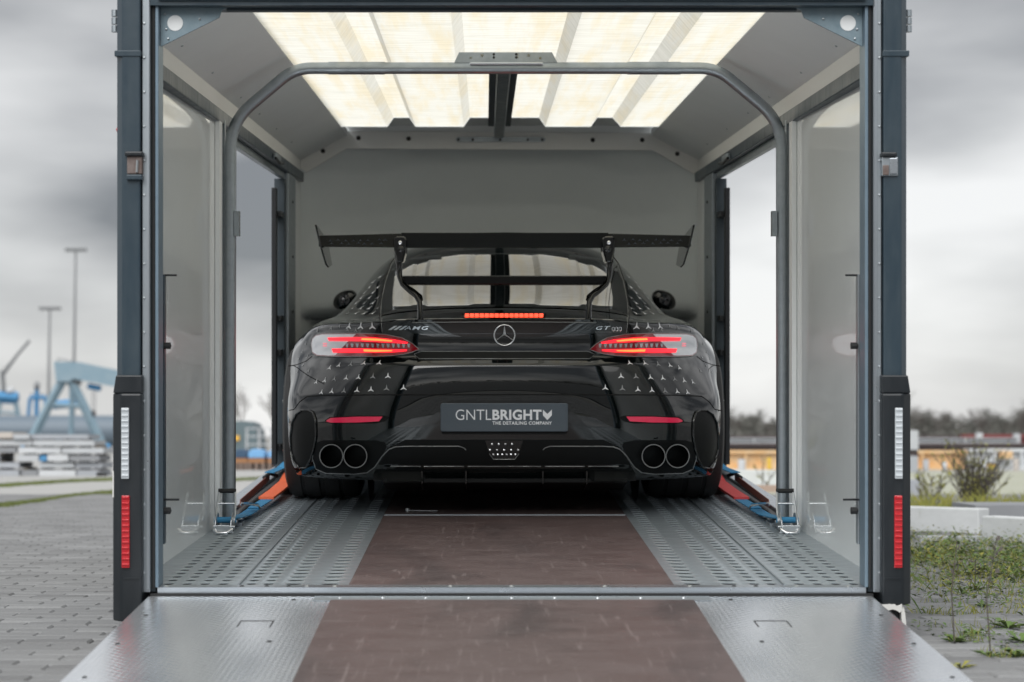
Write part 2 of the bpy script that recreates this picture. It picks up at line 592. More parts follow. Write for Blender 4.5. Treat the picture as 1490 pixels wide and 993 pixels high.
# rear portal frame
def rframe(name, m, a, b, ra, rb, y0, y1, bevel=0.0, parent=TR):
    p0, p1 = P(a, ra, 0), P(b, rb, 0)
    return box(name, m, parent, min(p0.x, p1.x), max(p0.x, p1.x), y0, y1, min(p0.z, p1.z), max(p0.z, p1.z), bevel)
ZT = 1.96
M_jamb = mat('blue grey jamb', (0.20, 0.27, 0.33), 0.4, 0.5, noise=(12, 0.6, (0.13, 0.19, 0.24), (1, 1, 1)))
M_gus = mat('zinc gusset', (0.17, 0.24, 0.28), 0.5, 0.3, noise=(28, 0.7, (0.27, 0.34, 0.38), (1, 1, 1)), rnoise=0.3)
for s in (-1, 1):
    def xx(a):            # photo px on the left frame -> x, mirrored for the right
        return s * abs((a - VX) / 473.2 + CT.x + 0.0) if True else 0
    def bx(name, m, a, b, z0, z1, y0, y1, bevel=0.0, parent=TR):
        x0, x1 = xx(a), xx(b)
        return box(name, m, parent, min(x0, x1), max(x0, x1), y0, y1, z0, z1, bevel)
    # corner post with a chamfered outer edge
    xo, xi = abs(xx(172)), abs(xx(208))
    poly = [(xi, -0.045), (xo - 0.022, -0.045), (xo, -0.02), (xo, 0.14), (xi, 0.14)]
    if s < 0:
        poly = [(-a, c) for a, c in poly]
    post = MB().prism([(a, c) for a, c in poly], 'z', 0.60, ZT).build('corner_post', M_navy, TR, bevel=0.004)
    jb = bx('post_joint', M_navy, 171, 209, 1.627, 1.645, -0.048, 0.1, 0.002, post)
    # lamp housing
    xo2, xi2 = abs(xx(168)), abs(xx(212))
    hp = [(xi2, -0.10), (xo2, -0.085), (xo2, 0.62), (xo2 - 0.012, 0.64), (xi2, 0.64)]
    poly = [(xi2 - 0.0, -0.065), (xo2 - 0.03, -0.065), (xo2, -0.04), (xo2, 0.12), (xi2, 0.12)]
    if s < 0:
        poly = [(-a, c) for a, c in poly]
    zb = -0.095 if s < 0 else -0.045
    hs = MB().prism(poly, 'z', zb, 0.60).build('lamp_housing', M_plastic, TR, bevel=0.006)
    # chamfered top of the housing
    MB().prism([(s * xi2, 0.60), (s * (xo2 - 0.004), 0.60), (s * (abs(xx(174))), 0.655), (s * xi2, 0.655)], 'y', -0.058, 0.10).build('housing_cap', M_plastic, TR, bevel=0.004)
    bx('housing_step', M_plastic, 186, 209, 0.035, 0.04, -0.0675, -0.06, 0.0, hs)
    # reflectors, ribbed
    zr = [(M_white_ref, 'white_reflector', 592, 694, 183, 194), (M_red_ref, 'red_reflector', 718, 822, 183.5, 195)]
    for (mm_, nm, r0, r1, a, c) in zr:
        z1 = CT.z - (r0 - VY) / 473.2
        z0 = CT.z - (r1 - VY) / 473.2
        rf = bx(nm, mm_, a, c, z0, z1, -0.072, -0.064, 0.002, hs)
        nrib = 13
        for k in range(nrib):
            zz = z0 + (z1 - z0) * (k + 0.5) / nrib
            x0, x1 = xx(a), xx(c)
            x0, x1 = min(x0, x1) + 0.002, max(x0, x1) - 0.002
            MB().prism([(-0.0715, zz - 0.006), (-0.0755, zz + 0.002), (-0.0715, zz + 0.005)], 'x', x0, x1).build('lens_rib', mm_, rf)
    # aluminium strip with rivets
    st = bx('edge_strip', M_galv, 209.5, 221, -0.01, ZT, -0.03, 0.06, 0.002)
    for k in range(17):
        zz = 0.05 + k * 0.105
        MB().lathe([(-0.030, 0.0045), (-0.0335, 0.003), (-0.034, 0.0001)], (xx(212.5), 0, zz), 'y', 8).build('rivet', M_steelbolt, st)
    bx('inner_strip', M_alu, 217, 220, 0.0, ZT, -0.036, -0.031)
    bx('frame_jamb', M_seal, 221.2, 227.5, -0.01, ZT, -0.012, 0.10)
    bx('jamb_edge', M_jamb, 227.6, 232.5, 0.004, 1.785, -0.022, 0.06, 0.002)
    MB().tube([(xx(225), -0.016, 0.0), (xx(225), -0.016, 1.8)], 0.006, 8).build('door_seal', M_rubber, TR)
    # latch recess high on the post
    if s < 0:
        fr = bx('latch_recess', M_rust, 189.5, 211, 1.268, 1.322, -0.052, -0.02, 0.003)
        bx('latch_hood', M_plastic, 187, 213, 1.322, 1.336, -0.062, -0.02, 0.004, fr)
        MB().tube([(xx(204), -0.054, 1.273), (xx(205), -0.056, 1.31)], 0.004, 6).build('latch_pin', M_steelbolt, fr)
        bx('latch_lip', M_navy, 189, 211.5, 1.250, 1.266, -0.058, -0.02, 0.003, fr)
        # chipped edge of the housing
        rr = random.Random(3)
        mb = MB()
        pts = []
        zz0 = CT.z - (722 - VY) / 473.2
        for k in range(9):
            pts.append((abs(xx(168)) - 0.003 - rr.uniform(0.002, 0.012) * (1 if k not in (5, 6) else 1.6), zz0 + k * 0.0095))
        poly = [(-abs(xx(168)) - 0.0005, zz0)] + [(-a, c) for a, c in pts] + [(-abs(xx(168)) - 0.0005, zz0 + 0.082)]
        mb.prism(poly, 'y', -0.0425, -0.02)
        mb.build('chipped_edge', M_scuff, hs)
    else:
        fr = bx('latch_recess', M_galv, 187.5, 211, 1.262, 1.32, -0.052, -0.02, 0.003)
        bx('latch_hood', M_plastic, 190, 212, 1.320, 1.334, -0.062, -0.02, 0.004, fr)
        bx('latch_plate', M_alu, 189, 200, 1.268, 1.316, -0.058, -0.05, 0.002, fr)
        bx('latch_rust', M_rust, 201, 210, 1.264, 1.295, -0.057, -0.05, 0.003, fr)
        bx('broken_corner', M_black, 181, 212, -0.105, -0.046, -0.045, 0.10, 0.012, hs)
        rr = random.Random(5)
        pts = [(abs(xx(212)) + k * 0.0075, -0.043 + rr.uniform(-0.004, 0.004)) for k in range(9)]
        low = [(a, c - 0.012 - rr.uniform(0, 0.012)) for a, c in reversed(pts)]
        MB().prism(pts + low, 'y', -0.0685, -0.05).build('torn_edge', M_scuff, hs)
        MB().prism([(abs(xx(181)), -0.05), (abs(xx(179)), -0.07), (abs(xx(177)), -0.115), (abs(xx(181)), -0.12), (abs(xx(184)), -0.09), (abs(xx(185)), -0.06)], 'y', -0.0665, -0.04).build('torn_edge', M_scuff, hs)
    # hinge knuckles at the outer top and small side marker
    for zz in (1.708, 1.732, 1.756):
        MB().lathe([(0, 0.0001), (0, 0.011), (0.02, 0.011), (0.02, 0.0001)], (s * (abs(xx(172)) + 0.010), 0.0, zz), 'z', 10).build('hinge_knuckle', M_galv, post)
    if s < 0:
        MB().lathe([(0.004, 0.010), (-0.004, 0.009), (-0.009, 0.0001)], (-(abs(xx(172)) + 0.003), 0.02, 1.41), 'x', 12).build('side_marker', M_red_ref, post)
    # galvanised corner gusset with round plug
    gx = [(abs(xx(233)), 1.80), (abs(xx(233)), CT.z + (VY - 67) / 473.2), (abs(xx(318)), CT.z + (VY - 25) / 473.2), (abs(xx(322)), CT.z + (VY - 14) / 473.2), (abs(xx(345)), 1.80)]
    gs = MB().prism([(s * a, c) for a, c in gx], 'y', 0.012, 0.020).build('corner_gusset', M_gus, TR)
    MB().lathe([(0.010, 0.0001), (0.010, 0.024), (0.0125, 0.0245)], (xx(254), 0, CT.z + (VY - 33) / 473.2), 'y', 20).build('gusset_plug', M_lining, gs)
    for (a, r_) in ((239, 20), (241, 42), (244, 56), (290, 27)):
        MB().lathe([(0.012, 0.004), (0.008, 0.003), (0.007, 0.0001)], (xx(a), 0, CT.z + (VY - r_) / 473.2), 'y', 8).build('rivet', M_steelbolt, gs)
    # closing knobs and inner bar on the jamb
    for r_ in (503, 741):
        zz = CT.z - (r_ - VY) / 462
        MB().lathe([(0.0, 0.0001), (0.0, 0.011), (0.02, 0.011), (0.024, 0.0001)], (s * 1.085 - s * 0.024 * (1 if s > 0 else 0), 0.09, zz), 'x', 10).build('rubber_stop', M_rubber, TR)
    hb = box('locking_bar', M_galv if s > 0 else M_navy, TR, min(s * 1.098, s * 1.086), max(s * 1.098, s * 1.086), 0.105, 0.135, 0.12, 0.965, 0.002)
    MB().box(min(s * 1.05, s * 1.092), max(s * 1.05, s * 1.092), 0.115, 0.125, 0.960, 0.966).build('bar_hook', M_black, hb)
    MB().box(min(s * 1.04, s * 1.092), max(s * 1.04, s * 1.092), 0.10, 0.11, 0.257, 0.263).build('bar_hook', M_black, hb)

# top beam of the portal
tb = box('portal_beam', M_navy, TR, -1.105, 1.105, -0.035, 0.10, 1.785, ZT)
box('beam_lip', M_navy, TR, -1.08, 1.08, -0.045, -0.036, 1.798, 1.84, 0.003)
box('beam_gutter', M_seal, TR, -0.88, 0.88, 0.02, 0.05, 1.778, 1.7845)

# side walls behind the frame, posts, rails
XW = 1.155
for s in (-1, 1):
    def sb(name, m, xa, xb, y0, y1, z0, z1, bevel=0.0, parent=TR):
        return box(name, m, parent, min(s * xa, s * xb), max(s * xa, s * xb), y0, y1, z0, z1, bevel)
    MB().prism([(s * 1.170, 0.10), (s * 1.142, 1.70), (s * 1.178, 1.70), (s * 1.190, 0.10)], 'z', -0.02, 1.62).build('wall_panel', M_wall, TR)
    sb('post_cover', M_lining, XW - 0.030, XW - 0.012, 1.56, 1.63, 0.0, 1.6)
    sb('side_jamb', M_galv, XW - 0.03, XW + 0.035, 1.70, 1.735, -0.02, 1.62, 0.003)
    # rail along the wall head and the pale strip above
    sb('wall_rail', M_navy, XW - 0.028, XW + 0.04, 0.10, 4.90, 1.598, 1.652, 0.004)
    sb('rail_strip', M_header, XW - 0.010, XW + 0.03, 0.10, 4.90, 1.652, 1.725)
    sb('door_track', M_galv, XW + 0.002, XW + 0.03, 1.735, 4.15, 1.565, 1.598, 0.002)
    # roof slope
    MB().prism([(s * (XW - 0.004), 1.722), (s * 0.875, 1.868), (s * 0.875, 1.90), (s * (XW + 0.04), 1.75)], 'y', 0.05, 4.90).build('roof_slope', M_lining, TR)
    for k in range(6):
        MB().lathe([(-.005, .0001), (-.003, .005), (.004, .006)], (s * (XW - 0.05), 0.5 + k * 0.72 + random.uniform(-.1, .1), 1.722 + 0.046 * 0.54), 'z', 8).build('rivet', M_steelbolt, TR)
    # front door post, seal strips and stub wall
    sb('front_post', M_galv, XW - 0.02, XW + 0.03, 4.17, 4.52, -0.02, 1.598, 0.004)
    for zz in (0.25, 0.55, 0.85, 1.15, 1.45):
        MB().lathe([(0, 0.009), (0.004, 0.007), (0.006, 0.0001)] if s < 0 else [(0, 0.009), (-0.004, 0.007), (-0.006, 0.0001)], (s * (XW - 0.02), 4.36, zz), 'x', 8).build('bolt', M_bolt, TR)
    sb('stub_wall', M_lining, XW - 0.005, XW + 0.03, 4.52, 4.96, -0.02, 1.6)
    ds = sb('door_seal_strip', M_seal, XW - 0.005, XW + 0.05, 4.10, 4.165, 0.0, 1.56, 0.003)
    sb('hinge_strip', M_black, XW + 0.02, XW + 0.045, 3.93, 3.99, 0.05, 1.50, 0.003)
    for zz in (0.12, 0.62, 0.80, 1.35):
        sb('strip_bracket', M_black, XW + 0.0, XW + 0.045, 3.97, 4.11, zz, zz + 0.03, 0.002)
    # lower side sill of the opening
    sb('side_sill', M_alu, XW - 0.03, XW + 0.045, 1.735, 4.17, -0.04, 0.032, 0.004)
    sb('sill_channel', M_black, XW - 0.06, XW - 0.031, 1.735, 4.17, 0.001, 0.018)
    # outer skin and skirt
    sb('outer_skin', M_outer, XW + 0.036, XW + 0.05, 0.14, 1.735, -0.09, 1.72)
    sb('outer_skirt', M_black, XW + 0.012, XW + 0.05, 1.735, 4.9, -0.16, -0.041)
    # hasps at the head of the door opening
    sb('door_catch', M_galv, XW - 0.05, XW - 0.028, 3.35, 3.55, 1.60, 1.63, 0.006)
    MB().tube([(s * (XW - 0.05), 3.3, 1.60), (s * (XW - 0.055), 3.42, 1.585), (s * (XW - 0.05), 3.62, 1.60)], 0.008, 8).build('catch_rod', M_black, TR)

# tubular hoop
YH = 1.66
hp = []
ctrl = [P(334.5, 800, YH), P(335.5, 178, YH), P(429, 99.5, YH), P(1043, 99.5, YH), P(1137.5, 178, YH), P(1138, 800, YH)]
ctrl[0].z = 0.0
ctrl[-1].z = 0.0
def fillet(pts, rads, n=8):
    out = [pts[0]]
    for i in range(1, len(pts) - 1):
        a, b_, c = pts[i - 1], pts[i], pts[i + 1]
        d0, d1 = (a - b_).normalized(), (c - b_).normalized()
        q0, q1 = b_ + d0 * rads[i - 1], b_ + d1 * rads[i - 1]
        for k in range(n + 1):
            u = k / n
            out.append(q0 * (1 - u) ** 2 + b_ * 2 * u * (1 - u) + q1 * u ** 2)
    out.append(pts[-1])
    return out
MB().tube(fillet(ctrl, [0.11, 0.07, 0.07, 0.11]), 0.0235, 16).build('hoop_tube', M_galv, TR, smooth=50)
for (a, c) in ((478, 560), (913, 990)):
    MB().tube([P(a, 99.5, YH), P(c, 99.5, YH)], 0.0255, 16).build('hoop_sleeve', M_galv, TR, smooth=50)
for s in (-1, 1):
    box('hoop_foot', M_galv, TR, s * 1.095 - 0.05, s * 1.095 + 0.05, YH - 0.05, YH + 0.05, 0.001, 0.012)
    box('hoop_clip', M_galv, TR, s * 1.07 - 0.01, s * 1.07 + 0.01, YH - 0.02, YH + 0.02, 1.15, 1.25)
# bracket plate sitting on the hoop, its holes drawn as discs
bp_poly = [(661, 92), (668, 77), (803, 77), (811, 92)]
hb = MB().prism([((P(a, c, YH).x), P(a, c, YH).z) for a, c in bp_poly], 'y', YH - 0.012, YH - 0.004).build('hoop_bracket', M_galv, TR)
for (a, c, r_) in ((685, 85, .0045), (701.5, 81.5, .006), (769, 81.5, .006), (786, 85.5, .0045), (753, 80, .004), (753, 84, .004)):
    q = P(a, c, YH)
    MB().lathe([(-0.0135, 0.0001), (-0.0135, r_), (-0.012, r_)], (q.x, YH, q.z), 'y', 12).build('pale_hole_disc', M_roof, hb)  # pale disc paints in the roof light seen through a hole
for (a, c) in ((718.5, 80), (718.5, 84.5), (751, 80), (751, 84.5)):
    q = P(a, c, YH)
    MB().lathe([(-0.014, 0.0001), (-0.0135, 0.005), (-0.012, 0.005)], (q.x, YH, q.z), 'y', 10).build('bolt', M_bolt, hb)
MB().tube([P(684, 92.5, YH - 0.03), P(790, 92.5, YH - 0.03)], 0.006, 8).build('strut_rod', M_steelbolt, hb)
# central ceiling beam
cb = MB().box(-0.030, 0.022, 1.69, 4.80, 1.845, 1.885).build('ceiling_beam', M_navy, TR, bevel=0.004)
for s in (-1, 1):
    box('beam_flange', M_seal, TR, -0.004 + s * 0.045 - 0.016, -0.004 + s * 0.045 + 0.016, 1.69, 4.40, 1.868, 1.885)
    box('beam_groove', M_alu, cb, -0.004 + s * 0.028 - 0.002, -0.004 + s * 0.028 + 0.002, 1.69, 4.70, 1.842, 1.8455)

# corrugated translucent roof sheets
xs_prof = [-0.885, -0.62, -0.585, -0.50, -0.465, -0.20, -0.165, 0.215, 0.25, 0.50, 0.535, 0.62, 0.665, 0.885]
zs_prof = [0, 0, .05, .05, 0, 0, .05, .05, 0, 0, .05, .05, 0, 0]
vs, fs = [], []
ny = 12
for k in range(ny + 1):
    Y = 0.06 + (4.42 - 0.06) * k / ny
    for x, z in zip(xs_prof, zs_prof):
        vs.append((x, Y, 1.872 + z))
nx = len(xs_prof)
for k in range(ny):
    for i in range(nx - 1):
        fs.append((k * nx + i, k * nx + i + 1, (k + 1) * nx + i + 1, (k + 1) * nx + i))
MB().add(vs, fs).build('roof_sheet', M_roof, TR, fix=False)
# closed roof above the sheet's end, cut to the sheet profile
poly = [(-0.90, 1.868)] + [(x, 1.868 + z) for x, z in zip(xs_prof, zs_prof)] + [(0.90, 1.868), (0.90, 1.96), (-0.90, 1.96)]
MB().prism(poly, 'y', 4.425, 4.44).build('sheet_end_plate', M_lining, TR)
box('front_roof', M_lining, TR, -0.89, 0.89, 4.44, 5.0, 1.925, 1.95)
# header band over the nose opening
HY = 4.90
top = [(420, 234), (491, 191), (963, 194), (1034, 242)]
bot = [(1017, 258), (950, 219), (504, 216.5), (446, 251)]
hd = MB().prism([(P(a, c, HY).x, P(a, c, HY).z) for a, c in top + bot], 'y', HY, HY + 0.02).build('header_band', M_header, TR, bevel=0.003)
MB().prism([(P(a, c, HY).x, P(a, c, HY).z) for a, c in [(425, 236), (491, 193), (963, 196), (1030, 243), (1045, 150), (410, 150)]], 'y', HY + 0.022, HY + 0.032).build('header_infill', M_lining, TR)
for (a, c) in ((433, 244), (470, 220), (521.5, 201), (594.5, 202), (862.5, 204), (934.5, 204), (985.5, 224), (1022, 247)):
    q = P(a, c, HY)
    MB().lathe([(-0.012, 0.0001), (-0.010, 0.010), (0.0, 0.0135)], (q.x, HY, q.z), 'y', 14).build('bolt', M_bolt, hd)
fb = MB().prism([(P(a, c, HY).x, P(a, c, HY).z) for a, c in [(663, 203.5), (666, 200), (791, 200), (794, 203.5), (791, 207), (666, 207)]], 'y', HY - 0.018, HY - 0.001).build('header_bar', M_galv, TR)
for a in (667, 688, 728, 768, 789):
    q = P(a, 203.5, HY - 0.02)
    MB().lathe([(-0.010, 0.0001), (-0.008, 0.007), (0.0, 0.008)], (q.x, HY - 0.018, q.z), 'y', 10).build('bolt', M_bolt, fb)

# bulged nose
vs, fs = [], []
NU, NV = 40, 90
def bulge(z):
    return float(np.interp(z, [-1, .895, .92, .95, 1.15, 1.5, 1.75, 1.93], [1.75, 1.75, .80, .52, .46, .36, .22, 0.0]))
for j in range(NV + 1):
    z = -0.15 + (1.93 + 0.15) * j / NV
    for i in range(NU + 1):
        u = -1 + 2 * i / NU
        uu = math.sin(u * math.pi / 2)
        vs.append((uu * (XW + 0.03), 4.945 + bulge(z + 0.075 * min(1.0, max(0.0, (abs(uu) - .42) / .18)) * (1.0 if z > 0.6 else 0.0)) * (1 - abs(uu) ** 2.6) ** 0.62 if abs(uu) < 1 else 4.945, z))
for j in range(NV):
    for i in range(NU):
        a = j * (NU + 1) + i
        fs.append((a, a + 1, a + NU + 2, a + NU + 1))
ns = MB().add(vs, fs).build('nose_shell', M_nose, TR, smooth=60)
so = ns.modifiers.new('solid', 'SOLIDIFY')
so.thickness = 0.02
for s in (-1, 1):
    x = s * 0.32
    pts = []
    for k in range(24):
        z = 0.4 + 1.38 * k / 23
        uu = (x + s * 0.10 * (1 - (k / 23))) / (XW - 0.012)
        pts.append((uu * (XW - 0.012), 4.955 + bulge(z) * (1 - abs(uu) ** 2.6) ** 0.62 - 0.013, z))
    MB().tube(pts, 0.004, 6).build('nose_seam', M_nose, TR)

# ramp
def ramp_z(Y):
    return -0.020 + (Y + 0.04) * (0.040 / 1.75)
def ramp_box(name, m, parent, x0, x1, y0, y1, lift, th):
    vs = [(x, y, ramp_z(y) + lift + dz) for dz in (-th, 0) for y in (y0, y1) for x in (x0, x1)]
    return MB().add(vs, [(0, 2, 3, 1), (4, 5, 7, 6), (0, 1, 5, 4), (2, 6, 7, 3), (0, 4, 6, 2), (1, 3, 7, 5)]).build(name, m, parent)
rp = ramp_box('ramp_deck', M_ramp, TR, -1.108, 1.098, -1.78, -0.04, 0, 0.035)
ramp_box('ramp_board', M_ply, rp, -.545, .545, -1.70, -0.135, 0.006, 0.005)
ramp_box('ramp_hinge_strip', M_galv, rp, -.60, .60, -0.125, -0.055, 0.003, 0.002)
for k in range(9):
    x = -0.52 + k * 0.13
    MB().lathe([(0.0, 0.007), (0.003, 0.005), (0.004, 0.0001)], (x, -0.09, ramp_z(-0.09) + 0.003), 'z', 8).build('screw', M_steelbolt, rp)
for s in (-1, 1):
    for (x, y) in ((.66, -.10), (.66, -.72), (1.06, -.35), (1.06, -.75), (1.06, -1.15), (.66, -1.22)):
        MB().lathe([(0.0, 0.007), (0.0015, 0.0055), (0.0018, 0.0001)], (s * x, y, ramp_z(y) + 0.0005), 'z', 10).build('screw', M_black, rp)
    # pressed-in hatch outline
    for (x0, x1, y0, y1) in ((.68, .775, -.435, -.432), (.68, .683, -.52, -.435), (.772, .775, -.52, -.435)):
        a, c = min(s * x0, s * x1), max(s * x0, s * x1)
        ramp_box('hatch_slot', M_black, rp, a, c, y0, y1, 0.0012, 0.002)
# running gear under the bed
M_tyre = mat('tyre rubber', (0.018, 0.019, 0.02), 0.65, noise=(60, 0.6, (0.035, 0.035, 0.035), (1, 1, 1)))
M_rim_t = mat('silver rim', (0.45, 0.46, 0.47), 0.35, 0.9)
for s in (-1, 1):
    for Y in (2.95, 3.6):
        gz = 0.181 + Y * math.tan(TILT)
        c = (s * 0.98, Y, -gz + 0.205)
        wl = MB().lathe([(-.07, .11), (-.08, .18), (-.06, .203), (.06, .203), (.08, .18), (.07, .11)], c, 'x', 24).build('trailer_wheel', M_tyre, TR, smooth=40)
        MB().lathe([(.065 * s, .0001), (.065 * s, .08), (.04 * s, .112)], c, 'x', 20).build('rim', M_rim_t, wl)
for s in (-1, 1):
    box('chassis_rail', M_galv, TR, s * 0.6 - 0.04, s * 0.6 + 0.04, 0.1, 6.4, -0.14, -0.062)

exec_car = True
# ------------------------------------------------------------------ the sports car
CY = 1.80                           # tail of the car in the trailer frame
CAR = empty('sports_car', (0, CY, 0), 'glossy black sports coupe with tall rear wing and silver star decals', 'car', trailer=True)
M_paint = mat('black paint', (0.0025, 0.004, 0.0042), 0.012, ior=1.7)
M_gloss = mat('black gloss trim', (0.003, 0.004, 0.004), 0.08, coat=0.3)
M_matt = mat('black matt trim', (0.003, 0.004, 0.0042), 0.5, spec=0.2)
M_glass = mat('dark rear glass', (0.003, 0.004, 0.004), 0.015, ior=1.9)
M_seam = mat('panel gap', (0.001, 0.001, 0.001), 0.9)
M_chrome = mat('chrome', (0.80, 0.81, 0.83), 0.10, 1.0)
M_star = mat('silver star decal', (0.88, 0.89, 0.90), 0.4)
M_star2 = mat('grey star decal', (0.32, 0.325, 0.33), 0.4)
M_star3 = mat('faint star decal', (0.045, 0.055, 0.07), 0.4)
M_edge = mat('satin trim and painted highlight', (0.30, 0.31, 0.31), 0.35, 0.7)  # trim edges, also the highlights painted on the diffuser

XI = [0, .2, .38, .50, .58, .66, .74, .82, .885]
U_ = [0, .005, .022, .06, .108, .178, .268, .385, .53]
L_ = [0, .003, .011, .026, .047, .078, .122, .19, .285]
YC = [.100, .055, .022, .014, .010, .008, .018, .052, .064, .045, .035]
ZR = [.15, .20, .30, .42, .508, .57, .635, .668, .74, .798, .818]
BB = [0, 0, 0, 0, .25, .5, .75, .92, 1, 1, 1]
Z10 = [.820, .820, .819, .816, .812, .808, .802, .787, .765]
YS = [None, .72, .86, .99, 1.17, 1.45, 1.8, 2.3, 2.8, 3.2, 3.6, 3.95, 4.2, 4.4]
WS = [.932, .962, .988, .998, .987, .945, .905, .90, .925, .955, .965, .94, .88, .78]
OJ = [.045, .018, .006, 0, 0, 0, .004, .012, .027, .046, .072]
ZS = [.15, .20, .30, .40, .48, .535, .585, .63, .672, .708, .738]
K = len(YS)                         # side stations 1..K, front face at K+1
def r_frac(j):
    return (ZR[j] - ZR[7]) / (ZR[10] - ZR[7])
def rear(i, j):
    y = YC[j] + L_[i] * (1 - BB[j]) + U_[i] * BB[j]
    z = ZR[j]
    if j > 7:
        z = ZR[7] + r_frac(j) * (Z10[i] - ZR[7])
    if i >= 4 and j >= 8:
        y += (.010, .030, .075)[j - 8] * min(1.0, (i - 3) / 2.0)
    w_ = max(0, (XI[i] - 0.6) / 0.285) ** 1.5
    if 3 <= j <= 7:
        z = z * (1 - 0.45 * w_) + ZS[j] * 0.45 * w_
    x = XI[i]
    if i == 8:
        x = XI[i] - OJ[j] * 0.5 + (.03 if j <= 4 else .01)
    return Vector((x, y, z))
def side(j, k):
    c = rear(8, j)
    if k == 1:
        y = c.y * 0.5 + .72 * 0.5
        x = WS[0] - OJ[j] * 0.8 + (.012 if j <= 4 else 0)
        z = ZS[j] * 0.75 + c.z * 0.25
    else:
        y = YS[k - 1]
        x = WS[k - 1] - OJ[j]
        z = ZS[j]
        if y > 3.8 and j > 4:
            z = ZS[j] - (y - 3.8) * 0.25 * (j - 4) / 6
        if 1.3 < y < 3.0:
            x -= 0.03 * max(0, (j - 6)) / 4
    return Vector((x, y, z))
YZ = [0, .16, .32, .50, .70, .95, 1.25, 1.6, 2.0, 2.4, 2.8, 3.2, 3.6, 4.0, 4.35, 4.6]
ZC = [.820, .826, .838, .872, .935, 1.022, 1.130, 1.215, 1.243, 1.215, 1.08, .93, .87, .80, .68, .55]
DX = [0, .3, .44, .52, .585, .63, .67, .705, .765, .87]
DD = [0, .018, .042, .075, .116, .155, .21, .275, .365, .60]
DR = [0, .006, .016, .032, .070, .105, .140, .175, .24, .42]
CYY = [0, .2, .5, .75, .95, 1.2, 1.6, 2.0, 2.8, 3.3, 3.6, 4.0, 4.3, 4.6]
CZ = [.80, .805, .817, .826, .828, .822, .80, .79, .79, .80, .80, .74, .64, .55]
def ztop(x, y, xs, zs):
    zc = float(np.interp(y, YZ, ZC))
    w_ = float(np.interp(y, [.2, .5, .95, 1.6], [.98, .99, 1.0, 1.0]))
    bl_ = min(1.0, max(0.0, (y - .75) / .95))
    cab = zc - float(np.interp(x / w_, DX, DD)) * bl_ - float(np.interp(x / w_, DX, DR)) * (1 - bl_)
    cr = float(np.interp(y, CYY, CZ))
    r_ = x / xs
    if r_ > 0.84:
        u = (r_ - 0.84) / 0.16
        fen = cr * (1 - u ** 2) + zs * u ** 2
    else:
        fen = cr - 0.022 * min(1, (0.84 - r_) / 0.2)
    h = 0.018
    d_ = abs(cab - fen)
    return max(cab, fen) + (max(h - d_, 0) ** 2) / (4 * h)
def top_pt(i, k):
    if k == 0: return rear(i, 10)
    if i == 8: return side(10, k)
    st = side(10, k)
    x = XI[i] * min(1.05, st.x / .885)
    y = st.y
    if k <= 3:
        y0 = rear(i, 10).y
        w_ = [0, .42, .16, .04][k]
        y = st.y * (1 - w_) + (y0 + (st.y - rear(8, 10).y)) * w_
    return Vector((x, y, ztop(x, y, st.x, st.z)))
def front(i, j):
    st = side(j, K)
    return Vector((XI[i] / .885 * st.x, st.y + 0.14 * (1 - (XI[i] / .885) ** 2), st.z if i == 8 else st.z * (1 - 0.0)))
def pos(i, j, k):
    if k == 0: return rear(i, j)
    if k == K + 1: 
        st = side(j, K)
        q = XI[i] / .885
        return Vector((q * (st.x - 0.06), st.y + 0.04 + 0.10 * (1 - q ** 2), st.z))
    if i == 8: return side(j, k)
    if j == 10: return top_pt(i, k)
    b0, s0 = rear(i, 0), side(0, k)
    y = s0.y
    if k <= 2:
        y = s0.y * 0.7 + 0.3 * (b0.y + s0.y - rear(8, 0).y)
    return Vector((XI[i] * s0.x / .885 if i else 0, y, 0.15))
verts, index = [], {}
def vid(i, j, k, s):
    if i == 0: s = 1
    key = (i, j, k, s)
    if key not in index:
        q = pos(i, j, k)
        index[key] = len(verts)
        verts.append((q.x * s, q.y, q.z))
    return index[key]
faces = []
for s in (1, -1):
    def quad(a, b_, c, d_):
        f_ = [vid(*a, s), vid(*b_, s), vid(*c, s), vid(*d_, s)]
        faces.append(f_ if s > 0 else f_[::-1])
    for i in range(8):
        for j in range(10):
            quad((i, j, 0), (i + 1, j, 0), (i + 1, j + 1, 0), (i, j + 1, 0))
            quad((i + 1, j, K + 1), (i, j, K + 1), (i, j + 1, K + 1), (i + 1, j + 1, K + 1))
        for k in range(K + 1):
            quad((i, 10, k), (i + 1, 10, k), (i + 1, 10, k + 1), (i, 10, k + 1))
            quad((i + 1, 0, k), (i, 0, k), (i, 0, k + 1), (i + 1, 0, k + 1))
    for j in range(10):
        for k in range(K + 1):
            quad((8, j, k), (8, j, k + 1), (8, j + 1, k + 1), (8, j + 1, k))
me = bpy.data.meshes.new('body')
me.from_pydata(verts, [], faces)
# crease a few style lines on the tail
bmx = bmesh.new()
bmx.from_mesh(me)
cl = bmx.edges.layers.float.new('crease_edge')
bmx.verts.ensure_lookup_table()
inv = {v_: k_ for k_, v_ in index.items()}
for e in bmx.edges:
    a, b_ = inv[e.verts[0].index], inv[e.verts[1].index]
    if a[2] == 0 and b_[2] == 0 and a[1] == b_[1] and a[0] != b_[0]:
        j = a[1]
        im = max(a[0], b_[0])
        if j == 10 and im <= 3: e[cl] = 0.75
        if j == 9 and im <= 3: e[cl] = 0.35
        if j == 6 and im <= 5: e[cl] = 0.6
        if j == 7 and im <= 4: e[cl] = 0.6
        if j == 4: e[cl] = 0.45
    if a[1] == 0 and b_[1] == 0 and (a[0] == 8 and b_[0] == 8 or a[2] == 0 and b_[2] == 0):
        e[cl] = 0.6
bmesh.ops.recalc_face_normals(bmx, faces=bmx.faces)
bmx.to_mesh(me)
bmx.free()
body = bpy.data.objects.new('body', me)
COL.objects.link(body)
sm = body.modifiers.new('sub', 'SUBSURF')
sm.levels = 3
